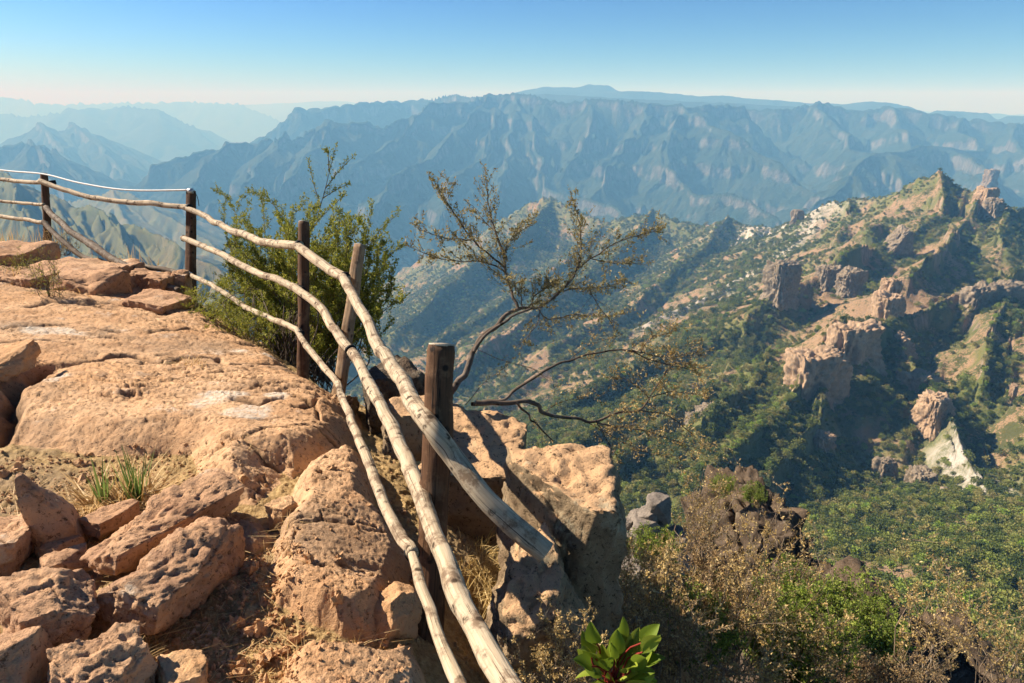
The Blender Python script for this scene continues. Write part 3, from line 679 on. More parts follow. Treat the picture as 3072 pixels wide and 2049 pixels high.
    for lb,(x,y),d,dm,ry,sd in bank:
        c=P(x,y,d); rock('rock',lb,c,dm,(0,ry,random.uniform(-.3,.3)),sd,mat=M_BOUL if sd in(46,) else M_STONE,ground_=False,rough=.08,box=.66)
    rock('rock','tilted slab corner at the left edge beyond the black gap',gp(-14,380),(.5,.42,.13),(0,-.1,.3),53,mat=M_ROCK,sink=.35,rough=.06)
    # pebbles and clods
    Vs=[];Fs=[];n=0; v0,f0=ico(1); v1,f1=ico(2); rr=np.random.RandomState(5)
    for i in range(3000):
        px,py=rr.uniform(0,420),rr.uniform(445,700)
        if i<1500: px,py=rr.uniform(120,300),rr.uniform(530,700)
        elif i<2400: px,py=rr.uniform(-5,200),rr.uniform(438,530)
        c=gp(px,py); s=rr.uniform(.003,.010)*(1+2.0*(rr.rand()<.04)); vv,ff=(v0,f0) if s<.012 else (v1,f1)
        W=vv*(1+.35*rr.normal(size=(len(vv),1)))*s*rr.uniform(.6,1.3,3); W=W@rotm(*rr.uniform(0,6,3)).T+np.array([c[0],c[1],gz(c[0],c[1])+s*.2])
        Vs.append(W);Fs.append(ff+n);n+=len(W)
    o=meshobj('gravel',np.concatenate(Vs),np.concatenate(Fs),M_ROCK,smooth=False); tag(o,'loose crumbs of stone scattered over the brown dirt',kind='stuff')
stones()
# ---------------------------------------------------------------- tubes and the fence
def catmull(pts,n):
    pts=np.array(pts,float); out=[]
    for i in range(len(pts)-1):
        p0=pts[max(i-1,0)];p1=pts[i];p2=pts[i+1];p3=pts[min(i+2,len(pts)-1)]
        for k in range(n):
            t=k/n; out.append(.5*((2*p1)+(-p0+p2)*t+(2*p0-5*p1+4*p2-p3)*t*t+(-p0+3*p1-3*p2+p3)*t**3))
    out.append(pts[-1]); return np.array(out)
def tube(pts,rad,seg=14,knob=.0,seed=0,wob=0,caps=True,flat=None):
    pts=np.asarray(pts); n=len(pts); rad=np.broadcast_to(rad,(n,)).copy()
    s=np.r_[0,np.cumsum(np.linalg.norm(np.diff(pts,axis=0),axis=1))]
    if wob:
        pts=pts.copy()
        for k in range(3): pts[:,k]+=fbm2(s*2.1+k*9,np.full(n,seed*3.1),3,seed+k)*wob*np.minimum(1,np.minimum(s,s[-1]-s)*6)
    T=np.gradient(pts,axis=0); T/=np.linalg.norm(T,axis=1)[:,None]
    up=np.array([0,0,1.]) if abs(T[0,2])<.9 else np.array([0,1.,0])
    V=np.zeros((n,seg,3)); uv=np.zeros((n,seg,2)); a=np.arange(seg)/seg*2*math.pi
    U=np.cross(T,up); U/=np.linalg.norm(U,axis=1)[:,None]; W=np.cross(U,T)
    r=rad[:,None]*np.ones((1,seg))
    if knob:
        A,S=np.meshgrid(a,s); ca,sa=np.cos(A),np.sin(A)
        r=r*(1+knob*(fbm3(ca*.9+seed,sa*.9,S*5.0,3,seed)*1.2+fbm3(ca*2.5,sa*2.5+seed,S*14,3,seed+4)*.5))
        kn=n3(ca*1.6+seed,sa*1.6,S*7,seed+8); r=r*(1+knob*1.6*sstep(.55,.9,kn))
        r=r*(1-knob*.5*sstep(.3,.6,fbm3(ca*5,sa*5+seed,S*1.2,2,seed+6)))
    if flat: r=r*flat(a)[None,:]
    V=pts[:,None,:]+(np.cos(a)[None,:,None]*U[:,None,:]+np.sin(a)[None,:,None]*W[:,None,:])*r[:,:,None]
    uv[:,:,0]=np.arange(seg)/seg; uv[:,:,1]=s[:,None]
    V=V.reshape(-1,3); uv=uv.reshape(-1,2)
    i=np.arange(n*seg).reshape(n,seg); j=np.roll(i,-1,axis=1)
    Fq=np.stack([i[:-1],j[:-1],j[1:],i[1:]],-1).reshape(-1,4)
    Ft=np.zeros((0,3),int)
    if caps:
        V=np.r_[V,[pts[0]-T[0]*rad[0]*.05],[pts[-1]+T[-1]*rad[-1]*.05]]; uv=np.r_[uv,[[.5,0]],[[.5,s[-1]]]]
        c0,c1=n*seg,n*seg+1
        Ft=np.r_[np.stack([j[0],i[0],np.full(seg,c0)],-1),np.stack([i[-1],j[-1],np.full(seg,c1)],-1)]
    return V,Fq,Ft,uv
def mat_wood(name,c1,c2,c3,crackc,streak=1.0,bumpd=.004):
    m,nt,b=newmat(name); N=NB(nt)
    v=N.coord((1,1,1),kind='World')
    uvn=N.coord((5,1.2,1),kind='UV'); gr=N.noise(uvn,3.0,6,.7,.6)
    uv2=N.coord((13,1.1,1),kind='UV'); fib=N.noise(uv2,2.2,5,.75,.3)
    bl=N.noise(v,9,5,.7); 
    col=N.mix(N.ramp(gr,[(.35,0.),(.65,1.)]),c1,c2); col=N.mix(N.ramp(bl,[(.50,0.),(.60,.85)]),col,c3)
    ck=N.ramp(fib,[(.37,.95),(.44,0.)]); col=N.mix(ck,col,crackc)
    kn=N.vor(v,14); k2=N.ramp(kn,[(.16,.95),(.25,0.)]); k2=N.math('MULTIPLY',k2,N.ramp(bl,[(.42,0.),(.5,1.)])); col=N.mix(k2,col,crackc)
    N.L(col,b.inputs['Base Color']); h=N.math('ADD',fib,N.math('MULTIPLY',gr,.8)); N.L(N.bump(h,.8,bumpd),b.inputs['Normal']); b.inputs['Roughness'].default_value=.75
    return m
M_RAIL=mat_wood('bleached_grey_wood',(.36,.27,.165),(.54,.44,.30),(.15,.095,.055),(.045,.028,.015))
M_RAILD=mat_wood('shaded_bark_wood',(.10,.07,.045),(.17,.125,.085),(.26,.21,.15),(.03,.02,.012))  # bark brown, with the shade on the backlit rails put into the colour
M_POST=mat_wood('dark_brown_post_wood',(.075,.038,.018),(.12,.06,.03),(.17,.095,.05),(.02,.012,.008),bumpd=.006)
M_POST2=mat_wood('tan_sawn_post_wood',(.30,.19,.10),(.38,.26,.15),(.22,.13,.07),(.08,.05,.03))
M_END=mat_wood('cut_wood_end',(.42,.34,.24),(.5,.42,.3),(.3,.22,.15),(.14,.1,.07))
def simple(name,c,rough=.7,metal=0):
    m,nt,b=newmat(name); N=NB(nt); v=N.coord(kind='World'); n=N.noise(v,30,4,.6)
    N.L(N.mix(n,tuple(x*.7 for x in c),tuple(min(1,x*1.25) for x in c)),b.inputs['Base Color']); b.inputs['Roughness'].default_value=rough; b.inputs['Metallic'].default_value=metal; return m
M_BLACK=simple('black_rubber_band',(.012,.012,.012)); M_STEEL=simple('dull_steel',(.45,.45,.43),.45,.6); M_CABLE=simple('pale_steel_cable',(.62,.60,.54),.5)
def fence():
    root=empty('fence',gp(300,374)); tag(root,'rustic fence of bleached crooked rails on dark posts along the cliff edge','fence')
    off=-np.array(root.location)
    def part(name,V,Fq,Ft,uv,mat,par=root,lb=None):
        o=meshobj(name,V+off,[f for f in (Fq,Ft) if len(f)],mat,parent=par,uv=uv)
        if lb: o['label']=lb
        return o
    def post(top,bot,r,seed,mat=M_POST,flat=None,knob=.10,ext=.35,taper=1.12,lb=None):
        a=np.array(top);b=np.array(bot); d=(b-a)/np.linalg.norm(b-a); b=b+d*ext
        n=60; t=np.linspace(0,1,n)[:,None]; pts=a+(b-a)*t; rad=r*(1+(taper-1)*t[:,0]); rad[0]*=.94
        V,Fq,Ft,uv=tube(pts,rad,26,knob,seed,.01,flat=flat); o=part('post',V,Fq,Ft,uv,mat,lb=lb)
        V,Fq,Ft,uv=tube(np.array([a-d*.006,a+d*.004]),rad[1]*.93,26,.05,seed,0,flat=flat); part('end_grain',V,Fq,Ft,uv,M_END,par=o)
        return o
    post(P(442,345,2.80),P(427,640,2.80),.057,3,knob=.16,lb='thick dark nearest post with a sawn flat top')
    sq=lambda a:.93/np.maximum(np.abs(np.cos(a+.4)),np.abs(np.sin(a+.4)))**.75
    post(P(360,245,5.05),P(339,389,5.0),.040,4,mat=M_POST2,flat=sq,knob=.05,lb='pale sawn square post leaning to the right')
    post(P(304,222,5.85),P(303,376,5.85),.047,5,knob=.10)
    post(P(191,191,8.2),P(191,300,8.2),.050,6,knob=.08,flat=sq,lb='squared dark post carrying the cable end')
    post(P(44,174,9.35),P(49,256,9.35),.046,7,knob=.08)
    post(P(-75,166,10.6),P(-72,240,10.6),.046,8,knob=.08)
    def rail(pts,r0,r1,seed,wob=.03,mat=M_RAIL,knob=.13,lb=None,seg=18):
        r0*=.92; r1*=.92; wob*=.3
        C=catmull([P(*p) for p in pts],22); rk=np.random.RandomState(seed)
        S_=np.r_[0,np.cumsum(np.linalg.norm(np.diff(C,axis=0),axis=1))]; nk=max(3,int(S_[-1]/.28)); kx=np.sort(np.r_[0,S_[-1],rk.uniform(0,S_[-1],nk)])
        for ax in range(3): kv=rk.normal(size=len(kx))*.007; kv[0]=kv[-1]=0; C[:,ax]+=np.interp(S_,kx,kv); rr_=np.linspace(r0,r1,len(C))
        V,Fq,Ft,uv=tube(C,rr_,seg,knob,seed,wob); return part('rail',V,Fq,Ft,uv,mat,lb=lb)
    # top run
    rail([(-90,175,10.7),(0,180,9.95),(46,183,9.26)],.030,.032,21)
    rail([(40,181,9.25),(62,189,9.1),(100,199,8.8),(140,203,8.4),(188,207,8.09)],.038,.034,22)
    rail([(184,206,8.11),(202,214,7.9),(222,226,7.5),(243,235,7.0),(268,243,6.4),(300,246,5.76)],.034,.042,23)
    rail([(297,246,5.76),(322,263,5.35),(347,280,4.98)],.040,.042,24,lb='short top rail between the two middle posts')
    r5=rail([(343,277,4.95),(362,310,4.4),(382,352,3.8),(405,384,3.25),(427,420,2.74),(455,462,2.68),(490,506,2.62),(545,553,2.62)],.036,.048,25,wob=.012,lb='thick nearest top rail with its sawn end by the boulder')
    # middle run
    rail([(-90,194,10.7),(0,201,9.95),(44,205,9.26)],.024,.024,26)
    rail([(183,238,8.11),(212,250,7.6),(250,269,6.7),(299,289,5.76)],.036,.036,27)
    rail([(294,287,5.77),(318,306,5.4),(337,333,4.93),(352,352,4.6),(376,398,3.9),(400,450,3.2),(419,497,2.78),(430,530,2.58),(457,594,2.12),(484,645,1.86),(524,712,1.6),(552,765,1.45),(600,870,1.25),(680,1050,1.02)],.036,.037,28,wob=.035,knob=.16)
    # bottom run
    rail([(188,274,8.10),(215,287,7.5),(245,306,6.9),(275,321,6.3),(299,331,5.76)],.030,.028,29)
    rail([(297,330,5.77),(309,350,5.45),(332,376,4.92),(345,405,4.3),(365,452,3.5),(386,505,3.0),(413,554,2.62)],.026,.027,30,wob=.035)
    rail([(411,551,2.65),(425,600,2.3),(441,643,2.05),(470,705,1.75),(505,790,1.5),(560,930,1.25)],.020,.025,31)
    rail([(-90,208,10.7),(0,216,9.95),(46,223,9.26)],.032,.030,32)
    rail([(43,222,9.25),(60,238,9.05),(82,256,8.85),(100,261,8.65),(118,266,8.5),(150,268,8.3),(189,275,8.1)],.036,.036,33,mat=M_RAILD,lb='sagging lowest rail lying on the rock bank')
    rail([(46,208,9.24),(68,229,8.8),(98,249,8.4),(135,271,8.05),(179,292,7.75)],.040,.054,34,wob=.03,mat=M_RAILD,lb='fallen middle rail slanting down to the rocks')
    # cable
    C=catmull([P(-90,158,10.6),P(0,170,9.9),P(43,174,9.3),P(80,183,8.9),P(127,190,8.5),P(189,190,8.15)],10)
    V,Fq,Ft,uv=tube(C,.011,8); part('cable',V,Fq,Ft,uv,M_CABLE)
    V,Fq,Ft,uv=tube(catmull([P(192,190,8.15),P(197,196,8.12),P(199,206,8.1)],8),.004,6); part('wire',V,Fq,Ft,uv,M_BLACK)
    for a,b,r,mt in [((300.0,246,5.76),(297.5,246,5.765),.047,M_BLACK),((188,191,8.13),(193,191,8.13),.030,M_STEEL),((187,274,8.10),(190,275,8.08),.037,M_STEEL),((345,278.5,4.96),(343.5,276.5,4.97),.046,M_BLACK),((411,551,2.65),(413,555,2.63),.030,M_BLACK),((183,238,8.115),(184.5,238.5,8.11),.040,M_BLACK),((301,290.5,5.74),(302.2,291.5,5.73),.039,M_BLACK),((300.5,333,5.72),(301.3,334.5,5.71),.031,M_BLACK),((350,349,4.63),(351,350.5,4.62),.039,M_BLACK),((432,427.5,2.73),(433,429,2.728),.043,M_BLACK),((434.5,431.5,2.725),(435.3,433,2.723),.043,M_BLACK),((188.5,206.7,8.08),(190,207.5,8.06),.038,M_BLACK),((44.5,182.8,9.25),(46,183.2,9.24),.037,M_BLACK)]:
        V,Fq,Ft,uv=tube(np.array([P(*a),P(*b)]),r,18,.03,3); part('band' if mt is M_BLACK else 'clamp',V,Fq,Ft,uv,mt)
    V,Fq,Ft,uv=tube(np.array([P(47,183,9.4),P(56,182,9.45)]),.032,6); part('bracket',V,Fq,Ft,uv,M_BLACK)
fence()
# ================================================================ PLANTS
def leafmat(name,ca,cb,cc,trans=.35):
    m=bpy.data.materials.new(name); m.use_nodes=True; nt=m.node_tree; nt.nodes.clear(); N=NB(nt)
    out=N.n('ShaderNodeOutputMaterial'); b=N.n('ShaderNodeBsdfPrincipled'); t=N.n('ShaderNodeBsdfTranslucent'); mx=N.n('ShaderNodeMixShader')
    r=N.attr('rnd'); col=N.ramp(r,[(0,ca),(.55,cb),(1,cc)])
    N.L(col,b.inputs['Base Color']); N.L(col,t.inputs[0]); b.inputs['Roughness'].default_value=.6; b.inputs['Specular IOR Level'].default_value=.25
    mx.inputs[0].default_value=trans; N.L(b.outputs[0],mx.inputs[1]); N.L(t.outputs[0],mx.inputs[2]); N.L(mx.outputs[0],out.inputs[0]); return m
M_GREEN=leafmat('olive_green_leaves',(.12,.15,.018),(.28,.29,.035),(.50,.46,.08))
M_BROWNL=leafmat('dry_brown_leaves',(.18,.11,.045),(.36,.23,.10),(.60,.44,.22))
M_GOLD=leafmat('golden_dry_leaves',(.30,.19,.055),(.52,.36,.13),(.76,.58,.28))
M_OLIVE=leafmat('olive_brown_leaves',(.15,.11,.035),(.30,.24,.08),(.52,.42,.20))
M_STRAW=leafmat('straw',(.34,.20,.07),(.58,.38,.15),(.75,.56,.28))
M_BLADE=leafmat('fresh_grass_blades',(.06,.12,.03),(.12,.20,.04),(.30,.34,.10))
M_BROAD=leafmat('glossy_broad_leaves',(.06,.10,.008),(.16,.22,.015),(.36,.38,.04),.3)
M_MOSS=leafmat('bright_green_foliage',(.08,.12,.015),(.20,.26,.03),(.38,.42,.08))
M_BARK=mat_wood('grey_brown_bark',(.09,.065,.045),(.15,.11,.08),(.20,.16,.12),(.02,.015,.01))
M_TWIG=mat_wood('pale_dry_twig',(.20,.14,.09),(.30,.22,.15),(.36,.29,.2),(.06,.04,.03))
def leafgeo(pos,dr,size,asp,seed=0,fold=.25):
    """small diamond leaves, one quad each"""
    rr=np.random.RandomState(seed); n=len(pos); dr=dr/np.linalg.norm(dr,axis=1)[:,None]
    s=np.cross(dr,rr.normal(size=(n,3))); s/=np.linalg.norm(s,axis=1)[:,None]; nn=np.cross(s,dr)
    L_=size[:,None]; W=L_*asp
    V=np.stack([pos,pos+dr*L_*.5+s*W*.5+nn*W*fold,pos+dr*L_,pos+dr*L_*.5-s*W*.5+nn*W*fold],1).reshape(-1,3)
    F_=np.arange(n*4).reshape(n,4); return V,F_,np.repeat(rr.rand(n),4)
class Plant:
    def __init__(s,seed=0): s.r=np.random.RandomState(seed); s.tw=[]; s.lp=[]; s.ld=[]; s.seed=seed
    def stem(s,pts,r0,r1): s.tw.append((np.asarray(pts),r0,r1))
    def leaves(s,pts,n,spread,along=.6):
        pts=np.asarray(pts); k=s.r.uniform(0,len(pts)-1.001,n); i=k.astype(int); f=(k-i)[:,None]
        p=pts[i]*(1-f)+pts[i+1]*f; t=pts[i+1]-pts[i]; t/=np.linalg.norm(t,axis=1)[:,None]+1e-9
        d=t*along+s.r.normal(size=(n,3))*.6; s.lp.append(p+s.r.normal(size=(n,3))*spread); s.ld.append(d)
    def twigs(s,pts,n,ln,nleaf,t0=.3,ang=.7,r=.0016,up=.15,spread=.004,sub=0,bias=None):
        """side twigs along a stem"""
        pts=np.asarray(pts); m=len(pts)
        for q in range(n):
            t=t0+(1-t0)*((q+s.r.rand())/n); k=t*(m-1.001); i=int(k); f=k-i; p=pts[i]*(1-f)+pts[i+1]*f
            T=pts[i+1]-pts[i]; T=T/(np.linalg.norm(T)+1e-9); d=T+s.r.normal(size=3)*ang; d[2]+=up
            if bias is not None: d=d+bias
            d/=np.linalg.norm(d); l=ln*s.r.uniform(.5,1.2)*(1-.45*t)
            c=s.r.normal(size=3)*.25; g=np.array([p+d*l*u+c*l*u*u*.5+np.array([0,0,up])*l*u*u for u in (0,.33,.66,1)])
            s.tw.append((g,r,r*.4)); s.leaves(g,max(1,int(nleaf*s.r.uniform(.6,1.3))),spread)
            if sub: s.twigs(g,sub,l*.55,max(1,nleaf//2),.2,ang,r*.7,up,spread,0)
    def build(s,root,name_stem,mat_stem,name_leaf,mat_leaf,size,asp=.5,seg=5,segbig=9,szj=.5):
        off=np.array(root.location); Vs=[];Fs=[];Us=[];n=0
        for pts,r0,r1 in s.tw:
            big=r0>.006; pp=catmull(pts,6) if big else pts
            V,Fq,Ft,uv=tube(pp,np.linspace(r0,r1,len(pp)),segbig if big else 3 if r0<.0025 else seg,.12 if big else 0,s.seed,0,caps=False)
            Vs.append(V);Fs.append(Fq+n);Us.append(uv);n+=len(V)
        meshobj(name_stem,np.concatenate(Vs)-off,np.concatenate(Fs),mat_stem,parent=root,uv=np.concatenate(Us))
        if s.lp:
            p=np.concatenate(s.lp);d=np.concatenate(s.ld); sz=size*(1+szj*s.r.uniform(-1,1,len(p)))
            V,F_,rn=leafgeo(p,d,sz,asp,s.seed); meshobj(name_leaf,V-off,F_,mat_leaf,parent=root,smooth=False,attrs=dict(rnd=rn))
def arc(a,b,n=7,lift=.1,j=.03,r=None):
    a=np.array(a);b=np.array(b); L_=np.linalg.norm(b-a); o=[]
    jj=r.normal(size=(2,3))*j*L_
    for i in range(n):
        t=i/(n-1); p=a+(b-a)*t; p=p+np.array([0,0,lift*L_])*math.sin(math.pi*t)+jj[0]*math.sin(math.pi*t)+jj[1]*math.sin(2*math.pi*t); o.append(p)
    return np.array(o)
def green_bush():
    base=P(305,392,6.6); root=empty('bush',base); tag(root,'tall bushy olive-green shrub growing behind the fence between two posts','bush')
    pl=Plant(3); r=pl.r
    ends=[(213,190),(226,197),(237,203),(250,203),(263,202),(278,212),(290,222),(306,202),(318,206),(334,210),(350,218),(372,204),(398,214),(383,232),(402,246),(394,268),(402,298),(395,322),(376,345),(236,240),(226,262),(224,290),(240,318),(344,195),(360,222)]
    dd=lambda x: float(np.interp(x,[190,300,345,400],[8.7,7.0,6.4,6.3]))
    E_=[(P(x,y,dd(x)+r.uniform(-.3,.5)),1.0) for x,y in ends]
    for i in range(190):
        a=r.uniform(0,math.pi*2); q=math.sqrt(r.uniform(.05,1)); x=305+92*q*math.cos(a); y=282-78*q*math.sin(a) if math.sin(a)>0 else 282-72*q*math.sin(a)
        if x<245 and y>330: continue
        if x>345 and y>350: continue
        E_.append((P(x,y,dd(x)+r.uniform(-.45,.9)*math.sqrt(max(.05,1-q*q))),.8))
    for e,f in E_:
        b0=base+np.array([r.uniform(-.35,.30),r.uniform(-.1,.5),r.uniform(-.1,.15)])
        g=arc(b0,e,8,.06,.06,r); L_=np.linalg.norm(e-b0); pl.stem(g,.008 if r.rand()<.2 else .0055,.0014)
        pl.twigs(g,int(17*min(1.3,L_)+6),.15,15,.42,.45,.0014,.22,.008,sub=2)
    for t in [[(318,215),(325,190),(331,165),(336,146)],[(321,205),(314,185),(308,160)],[(326,188),(338,172),(353,157)],[(323,198),(336,190),(348,184)],[(329,172),(328,155),(326,152)]]:
        g=catmull([P(x,y,6.8) for x,y in t],5); pl.stem(g,.005,.0015); pl.twigs(g,11,.085,13,.12,.5,.0013,.3,.006)
    pl.build(root,'stems',M_BARK,'foliage',M_GREEN,.021,.5)
    # low ground cover at its left foot
    c=gp(232,325); root=empty('low_shrub',c); tag(root,'low spreading green and reddish shrub on the rock left of the big bush','shrub'); pl=Plant(4); r=pl.r
    for i in range(75):
        x=r.uniform(190,268); y0=305+(x-190)*.45; b0=gp(x,y0+r.uniform(0,10)); e=b0+np.array([r.uniform(-.22,.22),r.uniform(-.2,.2),r.uniform(.08,.26)])
        g=arc(b0,e,5,.1,.08,r); pl.stem(g,.003,.001); pl.twigs(g,8,.09,13,.2,.8,.001,.1,.006)
    pl.build(root,'stems',M_BARK,'foliage',M_GREEN,.017,.5)
def limb_plant(name,label,root_p,limbs,seed,leafm,tw,size=.017,twr=.0016,barkm=None):
    root=empty(name,root_p); tag(root,label,'tree'); pl=Plant(seed)
    for pts,r0,r1,n,ln,nl,t0,up in limbs:
        g=catmull([P(*p) for p in pts],6)
        nz=pl.r.normal(size=g.shape); nz[:,:]=np.cumsum(nz,axis=0); nz-=np.linspace(nz[0],nz[-1],len(nz)); g=g+nz*.0035
        pl.stem(g[::2] if len(g)%2 else np.r_[g[::2],[g[-1]]],r0,r1)
        if n: pl.twigs(g,n,ln,nl,t0,tw,twr,up,.006,sub=3)
    pl.build(root,'branches',barkm or M_BARK,'foliage',leafm,size,.5); return root
def brown_trees():
    d=4.4
    q=lambda l,d0,d1:[(x,y,d0+(d1-d0)*i/(len(l)-1)) for i,(x,y) in enumerate(l)]
    Lm=[(q([(446,400),(457,384),(468,370),(474,352),(482,340),(492,333),(505,318),(518,309)],4.3,4.5),.022,.013,0,0,0,0,0),
     (q([(474,352),(485,337),(502,325),(515,314),(530,309)],4.35,4.5),.011,.008,2,.1,4,.5,.2),
     (q([(518,309),(511,291),(505,270),(504,253),(494,225),(488,203),(487,181)],4.5,4.6),.011,.0025,34,.20,13,.12,.25),
     (q([(506,274),(490,263),(473,261),(441,259),(417,250)],4.55,4.2),.006,.002,26,.17,13,.15,.2),
     (q([(505,268),(488,252),(473,240),(452,214),(444,198),(437,184)],4.55,4.4),.007,.002,28,.17,12,.25,.25),
     (q([(473,240),(460,239),(440,237),(418,229)],4.5,4.2),.005,.0018,20,.14,12,.1,.2),
     (q([(504,253),(511,240),(522,230),(535,220)],4.55,4.8),.005,.0018,16,.15,12,.15,.2),
     (q([(497,232),(488,222),(478,212),(470,204)],4.6,4.8),.0035,.0015,10,.12,10,.1,.2),
     (q([(518,309),(537,307),(558,291),(571,274),(579,252),(580,227),(575,203)],4.5,4.8),.011,.0025,44,.20,14,.1,.25),
     (q([(571,276),(592,259),(617,244),(643,235),(659,232)],4.7,5.0),.006,.002,30,.20,14,.1,.2),
     (q([(592,259),(608,262),(625,262),(645,265)],4.75,5.1),.004,.0015,18,.16,13,.1,.15),
     (q([(558,291),(575,287),(590,286),(610,284),(625,281)],4.65,5.0),.005,.0018,24,.17,13,.1,.15),
     (q([(537,307),(547,318),(562,318),(580,316),(602,317),(624,314)],4.6,5.0),.005,.0018,26,.17,11,.1,.0),
     (q([(530,309),(535,298),(545,290),(556,284)],4.5,4.3),.005,.002,20,.17,14,.05,.2),
     (q([(523,310),(520,298),(515,287),(512,280)],4.5,4.2),.004,.002,14,.16,13,.05,.2),
     (q([(540,307),(538,322),(530,338),(520,345)],4.5,4.2),.004,.0015,14,.14,7,.1,-.1),
     (q([(590,290),(598,305),(612,325),(616,338)],4.7,4.9),.004,.0015,14,.16,6,.1,-.1),
     (q([(478,350),(500,360),(530,368),(545,378)],4.3,4.4),.0025,.001,6,.14,2,.2,0),
     (q([(465,405),(485,385),(500,372),(507,366)],4.3,4.4),.0025,.001,8,.12,3,.2,.1)]
    limb_plant('tree','crooked thin tree with small brown leaves rising behind the nearest post',P(446,402,4.3),Lm,21,M_OLIVE,.6,.0175)
    Lm=[(q([(472,404),(483,402),(503,399),(520,386),(545,369),(571,359),(601,351),(632,350),(654,361),(688,369)],4.3,4.9),.013,.003,26,.22,8,.55,.1),
     (q([(571,359),(582,352),(592,344),(612,338)],4.5,4.7),.003,.0012,6,.14,4,.2,.1),
     (q([(632,350),(655,353),(675,355),(700,352)],4.7,5.0),.0045,.0015,24,.2,10,.1,.2),
     (q([(640,353),(650,340),(662,334),(680,330)],4.7,5.0),.004,.0015,18,.18,9,.1,.2),
     (q([(476,403),(503,402),(535,401),(547,412),(571,417),(596,421),(617,412),(639,410),(652,397),(664,376)],4.2,4.9),.017,.0035,20,.2,8,.6,.1),
     (q([(596,421),(615,426),(632,429),(664,437),(700,449)],4.5,4.9),.007,.0018,30,.22,9,.15,.05),
     (q([(639,410),(660,414),(675,422),(692,436),(709,450)],4.7,5.1),.005,.0015,22,.2,8,.1,.05),
     (q([(652,397),(670,392),(690,392),(708,398)],4.7,5.1),.004,.0015,22,.2,11,.1,.15),
     (q([(650,400),(640,388),(625,380),(612,378)],4.7,4.6),.003,.0012,16,.2,8,.1,.15),
     (q([(664,376),(676,366),(690,365),(700,375)],4.8,5.1),.004,.0015,22,.22,11,.1,.1),
     (q([(516,403),(524,411),(532,420),(543,431),(553,441)],4.2,4.3),.008,.004,6,.2,3,.3,0),
     (q([(596,421),(603,432),(611,446),(622,461)],4.5,4.6),.004,.0012,10,.18,4,.1,0),
     (q([(580,419),(600,430),(625,445),(650,455),(680,462)],4.5,4.8),.003,.001,22,.2,7,.1,0),
     (q([(547,412),(560,405),(578,400),(600,398)],4.3,4.4),.0025,.001,10,.2,5,.1,.2)]
    limb_plant('tree','low spreading tree whose bare limbs arch out over the canyon from the ledge block',P(478,406,4.25),Lm,22,M_GOLD,.65,.018,.0013)
def make_shrub(seed,h,w,nst,leafm,stemm,nl,size,tw=.75,ntw=9,tl=.14,sub=2,lift=.0,r0=.005,name='dry_shrub'):
    root=empty(name,(0,0,0)); pl=Plant(seed); r=pl.r
    for i in range(nst):
        a=r.uniform(0,6.283); q=math.sqrt(r.rand()); e=np.array([math.cos(a)*q*w/2,math.sin(a)*q*w/2,h*(1-.45*q*q)*r.uniform(.55,1.1)])
        b0=np.array([e[0]*.25,e[1]*.25,-.08]); g=arc(b0,e,6,lift,.10,r); pl.stem(g,r0*r.uniform(.6,1.2),.0012)
        pl.twigs(g,ntw,tl,nl,.25,tw,.0013,.15,.006,sub=sub)
    pl.build(root,'stems',stemm,'foliage',leafm,size,.5); return root
def copy_thing(o,loc,rz,sc,label=None,cat=None,group=None):
    c=o.copy(); COL.objects.link(c); c.location=loc; c.rotation_euler=(0,0,rz); c.scale=(sc,)*3
    for ch in o.children:
        k=ch.copy(); COL.objects.link(k); k.parent=c
    return tag(c,label,cat,group)
